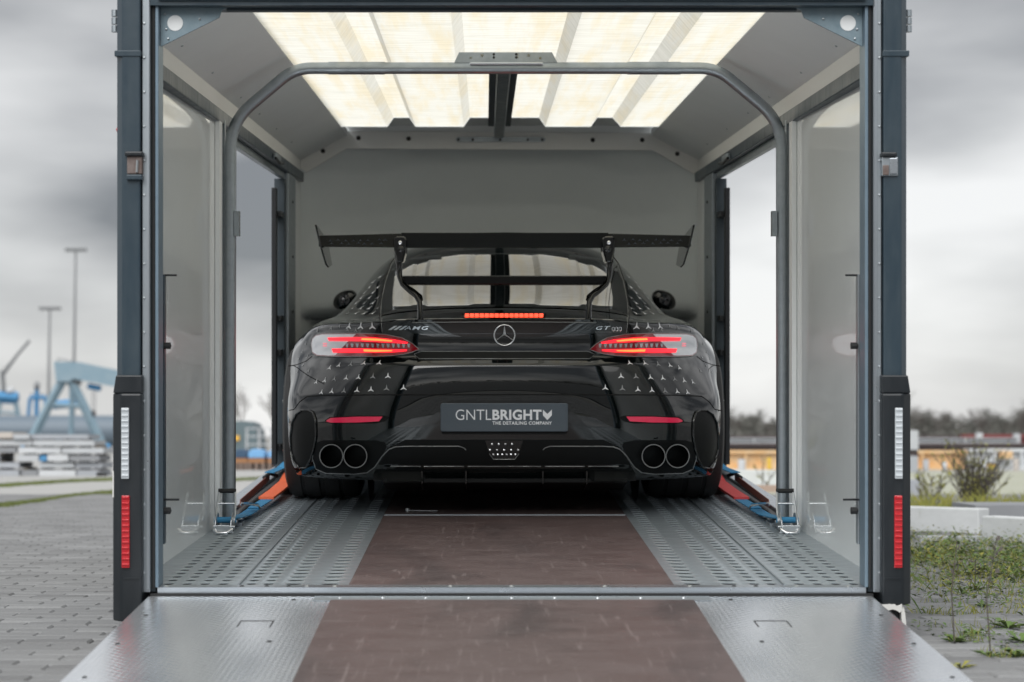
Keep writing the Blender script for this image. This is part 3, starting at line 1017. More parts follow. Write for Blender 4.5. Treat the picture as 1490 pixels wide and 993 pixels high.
sm.render_levels = 3
# wheel arches are cut out for real
cut = MB()
for s in (-1, 1):
    for (yy, rr_) in ((.95, .372), (3.58, .365)):
        cut.lathe([(0, .0001), (0, rr_), (.5, rr_), (.5, .0001)] , (.60 if s > 0 else -1.10, yy, .345), 'x', 48)
cutter = cut.build('cutter', M_matt, None)
bo = body.modifiers.new('arch', 'BOOLEAN')
bo.operation = 'DIFFERENCE'
bo.solver = 'EXACT'
bo.object = cutter
dg = bpy.context.evaluated_depsgraph_get()
dg.update()
me2 = bpy.data.meshes.new_from_object(body.evaluated_get(dg))
body.modifiers.clear()
body.data = me2
me2.name = 'body'
bpy.data.objects.remove(cutter, do_unlink=True)
me2.materials.clear()
me2.materials.append(M_paint)
me2.shade_smooth()
me2.set_sharp_from_angle(angle=rad(42))
body.parent = CAR
BVH = BVHTree.FromPolygons([tuple(v.co + Vector((0, CY, 0))) for v in me2.vertices], [tuple(p.vertices) for p in me2.polygons])

LASTY = [CY + 0.1]
def hit(px, row):
    """the body point seen at a photo position, in the car's frame, with its normal"""
    d = Vector(((px - VX) / F, 1.0, -(row - VY) / F)).normalized()
    loc, nor, idx, dist = BVH.ray_cast(CT, d)
    if loc is None or loc.y > CY + 3.2:
        q = P(px, row, LASTY[0])
        return q - Vector((0, CY, 0)), Vector((0, -1, 0)), False
    if nor.dot(d) > 0: nor = -nor
    LASTY[0] = loc.y
    return loc - Vector((0, CY, 0)), nor, True
def on_body(px, row, off):
    q, nor, ok = hit(px, row)
    return q + nor * off

def patch(name, poly, m, parent, off=0.0015, step=7, skirt=0.006, smooth=40, fn=None, sub=None):
    """a panel following the body surface, outline given as photo positions"""
    bm = bmesh.new()
    vs = [bm.verts.new((a, -c, 0)) for a, c in poly]
    bm.faces.new(vs)
    x0, x1 = min(a for a, c in poly), max(a for a, c in poly)
    y0, y1 = -max(c for a, c in poly), -min(c for a, c in poly)
    x = x0 + step
    while x < x1:
        bmesh.ops.bisect_plane(bm, geom=bm.verts[:] + bm.edges[:] + bm.faces[:], plane_co=(x, 0, 0), plane_no=(1, 0, 0))
        x += step
    y = y0 + step
    while y < y1:
        bmesh.ops.bisect_plane(bm, geom=bm.verts[:] + bm.edges[:] + bm.faces[:], plane_co=(0, y, 0), plane_no=(0, 1, 0))
        y += step
    bmesh.ops.triangulate(bm, faces=[f_ for f_ in bm.faces if len(f_.verts) > 4])
    bound = [e for e in bm.edges if e.is_boundary]
    nors = {}
    for v in bm.verts:
        q, nor, ok = hit(v.co.x, -v.co.y)
        v.co = q + nor * off
        nors[v] = nor
    if skirt:
        rt = bmesh.ops.extrude_edge_only(bm, edges=bound)
        for v in [g_ for g_ in rt['geom'] if isinstance(g_, bmesh.types.BMVert)]:
            v.co.y += skirt
    bmesh.ops.recalc_face_normals(bm, faces=bm.faces)
    me = bpy.data.meshes.new(name)
    bm.to_mesh(me)
    bm.free()
    # the open shell must face the camera
    if sum((p.normal.y for p in me.polygons)) > 0:
        me.flip_normals()
    me.materials.append(m)
    me.shade_smooth()
    me.set_sharp_from_angle(angle=rad(smooth))
    o = bpy.data.objects.new(name, me)
    COL.objects.link(o)
    o.parent = parent
    return o

def resample(pts, step=3.0):
    out = [pts[0]]
    for a, b_ in zip(pts[:-1], pts[1:]):
        n_ = max(1, int(math.hypot(b_[0] - a[0], b_[1] - a[1]) / step))
        for k in range(1, n_ + 1):
            out.append((a[0] + (b_[0] - a[0]) * k / n_, a[1] + (b_[1] - a[1]) * k / n_))
    return out
def line(name, pts, r, m, parent, off=0.0, step=3.0, flat=1.0):
    q = [on_body(a, c, off) for a, c in resample(pts, step)]
    return MB().tube(q, r, 6, flat=flat).build(name, m, parent, smooth=60)
def mir(pts):
    return [(1468 - a, c) for a, c in pts]
def both(fn):
    for s in (-1, 1):
        fn((lambda p: p) if s < 0 else mir, s)

# --- rear window and its frame
glass_l = [(734, 369.5), (680, 370), (640, 371.5), (598, 377), (580, 382), (570, 394), (562, 415), (556.5, 440), (555, 459.5), (580, 455), (610, 452), (660, 449), (734, 447.5)]
gp = [(a, c) for a, c in glass_l]
glass_poly = gp + [(1468 - a, c) for a, c in reversed(gp[1:-1])]
rw = patch('rear_window', glass_poly, M_glass, CAR, off=0.0025, step=8, skirt=0.004)
def hatch_seam(mr, s):
    line('hatch_gap', mr([(577, 372), (568, 384), (559, 410), (553.5, 440), (552.5, 462), (555, 486)]), 0.0022, M_seam, CAR, 0.0005)
    line('hatch_trim', mr([(579, 372), (570, 385), (561, 410), (555, 440), (554, 462), (556.5, 484)]), 0.0012, M_edge, CAR, 0.0012)
both(hatch_seam)

# --- high brake light
M_led = mat('lit brake light segment', (0.7, 0.05, 0.02), 0.3, emit=(1.0, 0.075, 0.03), estr=0.850)
M_ledbar = mat('brake light bar', (0.05, 0.004, 0.004), 0.25, coat=1.0)
bl = patch('high_brake_light', [(672, 457.5), (795, 457.5), (792, 463.5), (675, 463.5)], M_ledbar, CAR, off=0.003, step=10, skirt=0.004)
for k in range(16):
    a = 676.5 + k * 7.2
    patch('brake_segment', [(a, 458), (a + 6.0, 458), (a + 6.0, 463), (a, 463)], M_led, bl, off=0.0045, step=10, skirt=0.002)

# --- deck lip under the window
line('deck_edge', [(600, 469.5), (734, 468.5), (868, 469.5)], 0.0016, M_edge, CAR, 0.0)

# --- tail lights
M_lens = mat('dark red lens', (0.10, 0.004, 0.008), 0.06, coat=1.0, coat_rough=0.0, emit=(1.0, 0.01, 0.03), estr=0.030)
M_skyend = mat('lamp end with painted sky sheen', (0.72, 0.74, 0.78), 0.10, ior=2.2)  # pale base colour paints in the sky mirrored by the lens
M_glow = mat('lit tail light bar', (0.6, 0.01, 0.02), 0.3, emit=(1.0, 0.012, 0.025), estr=0.765)
M_hot = mat('lit tail light centre', (0.8, 0.1, 0.02), 0.3, emit=(1.0, 0.15, 0.03), estr=1.275)
M_pink = mat('dim tail light bar', (0.5, 0.1, 0.13), 0.3, emit=(1.0, 0.25, 0.3), estr=0.3)
M_tooth = mat('lamp reflector piece', (0.45, 0.45, 0.46), 0.25, 0.8)
outl = [(453.5, 502), (455, 493), (460, 488), (470, 485.6), (520, 485), (560, 486.5), (585, 491.5), (600, 500), (610, 508.8), (600, 512.8), (588, 516), (570, 518.6), (545, 519.6), (480, 519.6), (461, 518.6), (455, 514)]
def tail(mr, s):
    sd = 'left' if s < 0 else 'right'
    tl = patch('tail_light', mr(outl), M_lens, CAR, off=0.003, step=6, skirt=0.006)
    patch('lamp_end', mr([(454.5, 502), (456, 493.5), (461, 489), (470, 487), (519, 486.4), (505, 500), (489, 518.2), (480, 518.4), (462, 517.4), (456, 513)]), M_skyend, tl, off=0.0042, step=6, skirt=0.001)
    patch('light_bar', mr([(478, 491.8), (500, 491.2), (540, 490.8), (574, 494), (594, 498.2), (593, 500.4), (574, 499.4), (525, 497.0), (480, 496.6)]), M_glow, tl, off=0.0055, step=6, skirt=0.001)
    patch('light_bar', mr([(484, 508.2), (525, 507.8), (593, 509.2), (592, 511.4), (574, 513.3), (525, 514.4), (486, 514.2)]), M_glow, tl, off=0.0055, step=6, skirt=0.001)
    patch('light_core', mr([(528, 492.6), (550, 493.0), (572, 495.6), (571, 497.6), (550, 496.2), (527, 495.2)]), M_hot, tl, off=0.0068, step=6, skirt=0.001)
    patch('light_core', mr([(530, 509.4), (572, 510.2), (571, 511.8), (550, 512.6), (531, 512.6)]), M_hot, tl, off=0.0068, step=6, skirt=0.001)
    for k in range(13):
        a = 504 + k * 7.4
        h_ = 5.5
        patch('reflector_piece', mr([(a, 500.3), (a + 4.6, 500.8), (a + 3.6, 506.2), (a + 1.4, 506.2)]), M_tooth, tl, off=0.0055, step=12, skirt=0.001)
    patch('marker_glow', mr([(471.5, 499.8), (477, 499.8), (477, 501.6), (471.5, 501.6)]), M_pink, tl, off=0.0058, step=12, skirt=0.0008)
    patch('marker_glow', mr([(471.5, 503), (477, 503), (477, 504.8), (471.5, 504.8)]), M_pink, tl, off=0.0058, step=12, skirt=0.0008)
    line('lamp_rim', mr(outl + outl[:1]), 0.0017, M_edge, tl, 0.0025)
both(tail)

# --- slot under the boot lid
slot = [(603, 515.5), (613, 511.6), (855, 511.6), (865, 515.5), (858, 522.5), (610, 522.5)]
sp = patch('boot_slot', slot, M_matt, CAR, off=0.0012, step=12, skirt=0.002)
line('slot_edge', slot + slot[:1], 0.0012, M_edge, sp, 0.001)
for a in (634, 653, 815, 834):
    line('slot_rib', [(a, 513), (a, 521)], 0.0014, M_edge, sp, 0.001)
# --- bumper gap
line('bumper_gap', [(447, 577), (470, 575.8), (520, 575), (734, 574.5), (948, 575), (998, 575.8), (1021, 577)], 0.0025, M_seam, CAR, 0.0)
def fgap(mr, s):
    line('fender_gap', mr([(420, 533), (432, 531), (445, 526), (454, 519)]), 0.002, M_seam, CAR, 0.0)
    line('fender_gap', mr([(447, 577), (436, 585), (428, 596), (418, 598)]), 0.0022, M_seam, CAR, 0.0)
both(fgap)

# --- plate recess, licence plate and lettering
rec = patch('plate_recess', [(655, 583), (813, 583), (845, 610), (864, 634), (860, 638.5), (608, 638.5), (604, 634), (623, 610)], M_gloss, CAR, off=0.0012, step=14, skirt=0.0)
pq = on_body(734, 608, 0.0)
PY = pq.y - 0.016 + CY
p0, p1 = P(641, 628.5, PY), P(826.5, 587, PY)
M_plate = mat('slate grey number plate', (0.055, 0.075, 0.095), 0.45, coat=0.2, noise=(90, 0.3, (0.075, 0.095, 0.115), (1, 1, 1)))
def rrect(x0, x1, z0, z1, r_, n_=5):
    out = []
    for (cx, cz, a0) in ((x1 - r_, z1 - r_, 0), (x0 + r_, z1 - r_, 90), (x0 + r_, z0 + r_, 180), (x1 - r_, z0 + r_, 270)):
        for k in range(n_ + 1):
            a = rad(a0 + 90 * k / n_)
            out.append((cx + r_ * math.cos(a), cz + r_ * math.sin(a)))
    return out
plate = MB().prism(rrect(p0.x, p1.x, p0.z, p1.z, 0.010), 'y', PY - CY, PY - CY + 0.014).build('number_plate', M_plate, CAR, bevel=0.003)
MB().prism(rrect(p0.x + 0.004, p1.x - 0.004, p0.z - 0.012, p1.z - 0.012, 0.008), 'y', PY - CY + 0.013, PY - CY + 0.02).build('plate_holder', M_matt, CAR)
M_letter = mat('white plate lettering', (0.78, 0.80, 0.83), 0.4)
def text_mesh(s, bold=0.0, shear=0.0, res=3, space=1.0):
    c = bpy.data.curves.new('t', 'FONT')
    c.body = s
    c.offset = bold
    c.shear = shear
    c.resolution_u = res
    c.space_character = space
    ob = bpy.data.objects.new('t', c)
    COL.objects.link(ob)
    dg_ = bpy.context.evaluated_depsgraph_get()
    dg_.update()
    m_ = bpy.data.meshes.new_from_object(ob.evaluated_get(dg_))
    vs = [v.co.copy() for v in m_.vertices]
    fs = [tuple(p.vertices) for p in m_.polygons]
    bpy.data.objects.remove(ob, do_unlink=True)
    bpy.data.curves.remove(c)
    bpy.data.meshes.remove(m_)
    x0, x1 = min(v.x for v in vs), max(v.x for v in vs)
    y0, y1 = min(v.y for v in vs), max(v.y for v in vs)
    return [((v.x - x0) / (x1 - x0), (v.y - y0) / (y1 - y0)) for v in vs], fs
def text_on_plane(name, s, a0, a1, r0, r1, Y, m, parent, bold=0.0, space=1.0):
    uv, fs = text_mesh(s, bold, 0, 4, space)
    vs = []
    for (u, v) in uv:
        q = P(a0 + (a1 - a0) * u, r1 + (r0 - r1) * v, Y)
        vs.append((q.x, q.y - CY, q.z))
    o = MB().add(vs, fs).build(name, m, parent)
    return o
text_on_plane('plate_lettering', 'GNTL', 663, 715, 596.2, 611.5, PY - 0.0008, M_letter, plate, bold=-0.006)
text_on_plane('plate_lettering', 'BRIGHT', 716.5, 788, 596.2, 611.5, PY - 0.0008, M_letter, plate, bold=0.032, space=1.06)
text_on_plane('plate_lettering', 'THE DETAILING COMPANY', 716.5, 803, 613.4, 618.3, PY - 0.0008, M_letter, plate, bold=0.022, space=1.1)
MB().prism([(P(a, c, PY).x, P(a, c, PY).z) for a, c in ((790, 596.3), (796.4, 602.6), (803, 596.3), (803, 604.6), (796.4, 611.6), (790, 604.6))], 'y', PY - CY - 0.0012, PY - CY + 0.001).build('plate_chevron', M_letter, plate)

# --- emblem and badges
eq, en, ok = hit(734, 488)
EY = eq.y - 0.012
ec = Vector((eq.x, EY, eq.z))
em = MB()
R_ = 15.0 / (F / (EY + CY - CT.y))
ring = []
for k in range(41):
    a = 2 * math.pi * k / 40
    ring.append(ec + Vector((math.sin(a) * R_, 0, math.cos(a) * R_)))
em.tube(ring, 0.0032, 8, cap=False)
emb = em.build('star_emblem', M_chrome, CAR, smooth=60)
st = MB()
for k in range(3):
    a = 2 * math.pi * k / 3
    tip = ec + Vector((math.sin(a), 0, math.cos(a))) * R_ * 0.96
    b1 = ec + Vector((math.sin(a + 1.047), 0, math.cos(a + 1.047))) * R_ * 0.17
    b2 = ec + Vector((math.sin(a - 1.047), 0, math.cos(a - 1.047))) * R_ * 0.17
    up = ec + Vector((0, -0.006, 0))
    st.add([tip, b1, up, b2, ec + Vector((0, 0.006, 0))], [(0, 1, 2), (0, 2, 3), (0, 4, 1), (0, 3, 4)])
st.build('emblem_star', M_chrome, emb)
MB().lathe([(0.006, R_), (0.012, R_ * 0.95)], ec, 'y', 24).build('emblem_back', M_gloss, emb)
def badge(name, s, a0, a1, r0, r1, bold=0.0, shear=0.0, parent=CAR):
    uv, fs = text_mesh(s, bold, shear, 2, 1.15)
    vs = [on_body(a0 + (a1 - a0) * u, r1 + (r0 - r1) * v, 0.0025) for u, v in uv]
    return MB().add(vs, fs).build(name, M_chrome, parent)
bd = badge('badge_lettering', 'AMG', 588, 624, 474.5, 480.0, 0.01, 0.3)
for k in range(3):
    a = 565 + k * 7.5
    patch('badge_slash', [(a, 480.2), (a + 9, 474.3), (a + 13.5, 474.3), (a + 4.5, 480.2)], M_chrome, bd, off=0.002, step=20, skirt=0.001)
bd2 = badge('badge_lettering', 'GT', 867, 888, 474.5, 480.0, 0.01, 0.3)
for k in range(3):
    a = 890 + k * 5
    q = on_body(a + 2, 479, 0.002)
    MB().tube([q + Vector((math.sin(t_) * .0055, 0, math.cos(t_) * .0085)) for t_ in [2 * math.pi * e / 10 for e in range(11)]], 0.0014, 5, cap=False).build('badge_ring', M_chrome, bd2)
line('badge_underline', [(866, 483.3), (904, 483.3)], 0.0009, M_edge, bd2, 0.001)

# --- red bumper reflectors
M_refl = mat('red bumper reflector', (0.45, 0.012, 0.05), 0.22, coat=1.0, emit=(0.6, 0.01, 0.06), estr=0.15)  # faint glow added to the colour; the reflector is no lamp
def reflector(mr, s):
    fr = patch('reflector_recess', mr([(473, 612), (480, 607), (520, 605.3), (560, 605), (567, 607.5), (560, 613.5), (545, 616.5), (482, 616.8), (474, 614.8)]), M_matt, CAR, off=0.001, step=8, skirt=0.001)
    patch('bumper_reflector', mr([(475.5, 612), (482, 608.4), (520, 606.6), (557, 606.4), (552, 613.2), (520, 615), (482, 615.3), (476, 613.8)]), M_refl, fr, off=0.0035, step=7, skirt=0.003)
    # side air vent: flat panel, the shade of its opening painted black
    vent = [(449, 597), (456, 600), (460, 612), (460.5, 636), (457, 655), (453, 668), (446, 680), (437, 681), (429, 672), (424.5, 655), (423.5, 636), (426, 615), (432, 603), (440, 597.5)]
    vp = patch('side_vent', mr(vent), M_matt, CAR, off=0.0015, step=5, skirt=0.002)
    line('vent_lip', mr(vent + vent[:1]), 0.0045, M_paint, vp, 0.0035)
both(reflector)

# --- exhaust panels and tips
def exhaust(mr, s):
    surr = [(470, 641), (545, 641), (560, 644), (563, 650), (556, 664), (545, 680), (534, 688), (515, 690), (475, 689), (460, 683), (455, 668), (456, 652), (461, 644)]
    ep = patch('exhaust_panel', mr(surr), M_matt, CAR, off=0.0012, step=8, skirt=0.0)
    line('exhaust_panel_edge', mr([(456, 652), (455, 668), (460, 683), (475, 689), (515, 690), (534, 688), (545, 680), (556, 664), (566, 654), (577, 650)]), 0.0022, M_edge, ep, 0.0005)
    for a in (482, 517):
        aa = a if s < 0 else 1468 - a
        q, nor, ok = hit(aa, 664)
        y_ = q.y - 0.045
        c = P(aa, 664, y_ + CY) - Vector((0, CY, 0))
        r_ = 17.3 / (F / (y_ + CY - CT.y))
        MB().lathe([(0.10, r_ * 0.86), (0.004, r_ * 0.90), (0.0, r_ * 0.955), (0.001, r_ * 0.985), (0.006, r_), (0.09, r_)], c, 'y', 36).build('exhaust_tip', M_exh, CAR, smooth=50)
        MB().lathe([(0.085, r_ * 0.86), (0.085, 0.0001)], c, 'y', 24).build('exhaust_core', M_seam, CAR)
        rg = [c + Vector((math.sin(t_) * r_ * .97, 0.0, math.cos(t_) * r_ * .97)) for t_ in [2 * math.pi * e / 36 for e in range(37)]]
        MB().tube(rg, 0.0021, 6, cap=False).build('exhaust_rim', M_edge, CAR, smooth=60)
M_exh = mat('black chrome exhaust', (0.018, 0.019, 0.02), 0.22, 0.8)
both(exhaust)

# --- diffuser
df_ = patch('diffuser_panel', [(566, 652), (590, 640), (878, 640), (902, 652), (915, 672), (925, 690), (925, 700), (543, 700), (543, 690), (553, 672)], M_matt, CAR, off=0.001, step=14, skirt=0.0)
for mr, s in (((lambda p: p), -1), (mir, 1)):  # pale lines paint in the highlights on the black diffuser
    line('diffuser_highlight', mr([(577, 650.5), (590, 649.6), (668, 649.6), (675, 652), (678, 655)]), 0.0016, M_edge, df_, 0.001)
    line('diffuser_highlight', mr([(568, 678.5), (612, 678.8)]), 0.0014, M_edge, df_, 0.001)
    line('diffuser_highlight', mr([(617, 678.8), (675, 678.8)]), 0.0014, M_edge, df_, 0.001)
line('diffuser_highlight', [(681, 678.8), (787, 678.8)], 0.0014, M_edge, df_, 0.001)
yd = on_body(734, 690, 0).y
for a in (614, 678, 790, 854):
    q = P(a, 690, yd + CY - 0.03)
    MB().prism([(yd - 0.028, .198), (yd - 0.02, .145), (yd + 0.10, .112), (yd + 0.35, .10), (yd + 0.35, .20)], 'x', q.x - 0.003, q.x + 0.003).build('diffuser_fin', M_gloss, df_)
MB().prism([(yd - 0.012, .165), (yd - 0.012, .150), (yd + 0.25, .095), (yd + 2.5, .10), (yd + 2.5, .16), (yd + 0.2, .16)], 'x', -.50, .50).build('diffuser_tray', M_matt, CAR)
fog = patch('rear_fog_light', [(706, 641), (761, 641), (755, 660), (749, 668), (718, 668), (712, 660)], M_gloss, df_, off=0.004, step=10, skirt=0.004)
line('fog_rim', [(712, 660), (718, 668), (749, 668), (755, 660)], 0.0014, M_edge, fog, 0.004)
for (r_, ns, x0, x1) in ((646, 4, 716, 745), (654.5, 5, 713, 754), (661, 6, 718, 750)):
    for k in range(ns):
        a = x0 + (x1 - x0) * k / (ns - 1)
        q = on_body(a, r_, 0.0065)
        MB().lathe([(0.003, 0.0055), (-0.001, 0.004), (-0.0025, 0.0001)], q, 'y', 8).build('fog_facet', M_chrome if (k + ns) % 3 else M_tooth, fog)

# --- rear wing
YW = 0.13                   # trailing edge of the wing in the car frame
M_wing = mat('black wing', (0.003, 0.0045, 0.0045), 0.25, spec=0.25)
def wsec(x, zt, zb, y0, y1, n_=10):
    """airfoil slice: trailing edge at y0 (high), leading edge at y1 (low)"""
    out = []
    for k in range(n_ + 1):
        u = k / n_
        th = 0.030 * math.sqrt(max(u, 0.0)) * (1 - u) * 2.2 + 0.004 * (1 - u)
        y = y0 + (y1 - y0) * u
        zc_ = zt - 0.004 + (zb - zt) * (u ** 0.55) * 0.80
        out.append((y, zc_ + th * 0.35, zc_ - th * 0.75))
    return [(x, a, b_) for a, b_, c in out] + [(x, a, c) for a, b_, c in reversed(out[1:])]
stations = []
for px in (463.5, 480, 510, 540, 565, 580, 600, 640, 690, 734):
    r0 = float(np.interp(px, [463, 585, 734], [342.5, 339.5, 337.5]))
    r1 = float(np.interp(px, [463, 540, 580, 600, 734], [360.5, 361.0, 361.5, 361.5, 361.0]))
    q0, q1 = P(px, r0, CY + YW), P(px, r1, CY + YW + 0.22)
    stations.append((q0.x, q0.z, q1.z))
stations += [(-a, b_, c) for a, b_, c in reversed(stations[:-1])]
vs, fs = [], []
ns = None
for (x, zt, zb) in stations:
    sl = wsec(x, zt, zb + 0.012, YW, YW + 0.30)
    ns = len(sl)
    vs += sl
for i in range(len(stations) - 1):
    for k in range(ns):
        fs.append((i * ns + k, i * ns + (k + 1) % ns, (i + 1) * ns + (k + 1) % ns, (i + 1) * ns + k))
fs += [tuple(range(ns)), tuple((len(stations) - 1) * ns + k for k in range(ns))]
wing = MB().add(vs, fs).build('rear_wing', M_wing, CAR, smooth=40)
# gurney strip across the middle blade
g0, g1 = P(584, 338.6, CY + YW), P(884, 361.2, CY + YW)
vsx = [(g0.x, YW - 0.004, g0.z - 0.001), (-g0.x, YW - 0.004, g0.z - 0.001), (-g0.x, YW - 0.012, g1.z), (g0.x, YW - 0.012, g1.z)]
vsb = [(a, b_ + 0.02, c) for a, b_, c in vsx]
MB().add(vsx + vsb, [(0, 1, 2, 3), (4, 7, 6, 5), (0, 4, 5, 1), (1, 5, 6, 2), (2, 6, 7, 3), (3, 7, 4, 0)]).build('wing_flap', M_wing, wing, bevel=0.002)
def wingside(mr, s):
    sx = -1 if s < 0 else 1
    # outer blade face, twisted a little, with its own stars
    fa = [P(a, c, CY + YW) for a, c in ((464, 343), (585, 340), (585, 360.6), (464, 359.5))]
    fa = [Vector((abs(q.x) * sx, YW - 0.003 - 0.012 * (1 if i > 1 else 0), q.z)) for i, q in enumerate(fa)]
    fb_ = [q + Vector((0, 0.016, 0)) for q in fa]
    MB().add(fa + fb_, [(0, 1, 2, 3), (4, 7, 6, 5), (0, 4, 5, 1), (1, 5, 6, 2), (2, 6, 7, 3), (3, 7, 4, 0)]).build('wing_outer_blade', M_wing, wing, bevel=0.003)
    for k in range(15):
        u, v = .12 + (k % 8) * .098 + (k // 8) * .05 + random.uniform(-.02, .02), .45 + (k // 8) * .28 + random.uniform(-.06, .06)
        a_, b__ = fa[0].lerp(fa[1], u), fa[3].lerp(fa[2], u)
        c_ = a_.lerp(b__, v) + Vector((0, -0.0016, 0))
        sv = []
        for e in range(3):
            an = 2 * math.pi * e / 3
            for (dl, aa) in ((1.0, an - .06), (1.0, an + .06), (.25, an + 1.047)):
                sv.append(c_ + Vector((math.sin(aa) * .011 * dl, 0, math.cos(aa) * .006 * dl)))
        sv.append(c_)
        MB().add(sv, [(e, (e + 1) % 9, 9) for e in range(9)]).build('star_decal', M_star3, wing, fix=False)
    # endplate leaning outwards at the top
    q = [P(a, c, CY + YW) for a, c in ((459.5, 327), (461.5, 327.5), (466, 350), (473, 384.5), (471, 384), (462, 360))]
    y0 = YW
    pts = []
    prof = [(YW - 0.02, 1.208), (YW + 0.02, 1.205), (YW + 0.32, 1.165), (YW + 0.35, 1.12), (YW + 0.30, 1.05), (YW + 0.10, 1.035), (YW + 0.02, 1.045), (YW - 0.03, 1.12)]
    n_ = len(prof)
    def ex(z): return 0.740 + (z - 1.04) * 0.24
    vs_ = [(sx * (ex(z) + 0.004), y, z) for y, z in prof] + [(sx * (ex(z) - 0.004), y, z) for y, z in prof]
    fs_ = [tuple(range(n_)), tuple(range(2 * n_ - 1, n_ - 1, -1))] + [(i, i + n_, (i + 1) % n_ + n_, (i + 1) % n_) for i in range(n_)]
    MB().add(vs_, fs_).build('wing_endplate', M_gloss, wing, bevel=0.0015)
    # swan-neck stay
    path = [(579, 349, .20), (580, 370, .21), (581, 388, .21), (581.5, 403, .20), (586, 414, .185), (597, 424, .16), (606, 431, .14), (610.5, 440, .125), (611.5, 452, .115), (611.5, 470, .105)]
    pts = []
    for a, c, y in path:
        aa = a if s < 0 else 1468 - a
        pts.append(P(aa, c, CY + y) - Vector((0, CY, 0)))
    rs = [.019, .018, .013, .0115, .0115, .0115, .0115, .0115, .012, .014]
    MB().tube(pts, rs, 12, flat=1.0).build('wing_stay', M_gloss, wing, smooth=60)
    a0 = 583 if s < 0 else 885
    q = P(a0, 356, CY + YW + 0.0)
    MB().prism([(q.x - .030, q.z + .020), (q.x - .018, q.z + .032), (q.x + .018, q.z + .032), (q.x + .028, q.z + .018), (q.x + .022, q.z - .035), (q.x + .012, q.z - .075), (q.x - .012, q.z - .075), (q.x - .024, q.z - .03)], 'y', YW - 0.035, YW + 0.10).build('stay_bracket', M_gloss, wing, bevel=0.006)
    MB().lathe([(YW - 0.046, 0.0001), (YW - 0.044, 0.008), (YW - 0.036, 0.009)], (q.x, 0, q.z + .006), 'y', 12).build('stay_bolt', M_chrome, wing)
    MB().lathe([(YW - 0.052, 0.0001), (YW - 0.048, 0.014), (YW - 0.036, 0.016)], (q.x + sx * -.003, 0, q.z - .02), 'y', 14).build('stay_bolt', M_gloss, wing)
    a1 = 582 if s < 0 else 886
    # inner web of the stay down to the deck
    pts2 = [(593, 416, .20), (603, 424, .19), (612, 432, .17), (614, 437, .15)]
    pp = [P(a if s < 0 else 1468 - a, c, CY + y) - Vector((0, CY, 0)) for a, c, y in pts2]
    MB().tube(pp, [.004, .008, .009, .005], 8).build('stay_web', M_gloss, wing, smooth=60)
both(wingside)
b0, b1 = P(583, 402.5, CY + .22), P(885, 414, CY + .22)
MB().prism([(.215, b0.z), (.215, b1.z), (.24, b1.z - .004), (.33, b1.z + .002), (.36, b1.z + .012), (.33, b1.z + .024), (.25, b0.z + .004)], 'x', b0.x, b1.x).build('lower_blade', M_wing, wing, bevel=0.003)

# --- mirrors
def mirror(mr, s):
    sx = -1 if s < 0 else 1
    c = P(502 if s < 0 else 966, 436.5, CY + 2.85) - Vector((0, CY, 0))
    vs_, fs_ = [], []
    N1, N2 = 20, 12
    for a in range(N2 + 1):
        th = math.pi * a / N2
        for k in range(N1):
            ph = 2 * math.pi * k / N1
            X = math.sin(th) * math.cos(ph)
            Z = math.sin(th) * math.sin(ph)
            Y = -math.cos(th)
            X = math.copysign(abs(X) ** 0.8, X)
            vs_.append((c.x + 0.068 * X, c.y + 0.05 * Y, c.z + 0.052 * Z + sx * -0.014 * X * 1.2))
    for a in range(N2):
        for k in range(N1):
            fs_.append((a * N1 + k, a * N1 + (k + 1) % N1, (a + 1) * N1 + (k + 1) % N1, (a + 1) * N1 + k))
    mo = MB().add(vs_, fs_).build('door_mirror', M_paint, CAR, smooth=60)
    MB().tube([c + Vector((sx * -0.02, 0.02, -0.035)), c + Vector((sx * -0.09, 0.03, -0.07)), c + Vector((sx * -0.17, 0.03, -0.09))], [.018, .014, .02], 8).build('mirror_arm', M_gloss, mo, smooth=60)
    MB().lathe([(-.049, .0001), (-.048, .030), (-.042, .036)], (c.x, c.y, c.z), 'y', 20).build('mirror_glass', M_glass, mo)
both(mirror)

# --- side windows as dark glass along the cabin
def sidewin(mr, s):
    sx = -1 if s < 0 else 1
    vs_, fs_ = [], []
    ys = [1.95, 2.1, 2.25, 2.4, 2.55, 2.7]
    for y in ys:
        for (z0) in np.linspace(0.0, 1.0, 6):
            lo, hi = 0.875, float(np.interp(y, YZ, ZC)) - 0.105
            z = lo + (hi - lo) * z0
            loc, nor, ix, ds_ = BVH.ray_cast(Vector((sx * 2.0, y + CY, z)), Vector((-sx, 0, 0)))
            x = loc.x if loc else sx * 0.7
            vs_.append((x + sx * 0.0025, y, z))
    for a in range(len(ys) - 1):
        for k in range(5):
            fs_.append((a * 6 + k, a * 6 + k + 1, (a + 1) * 6 + k + 1, (a + 1) * 6 + k))
    MB().add(vs_, fs_).build('side_window', M_glass, CAR, smooth=60)
both(sidewin)

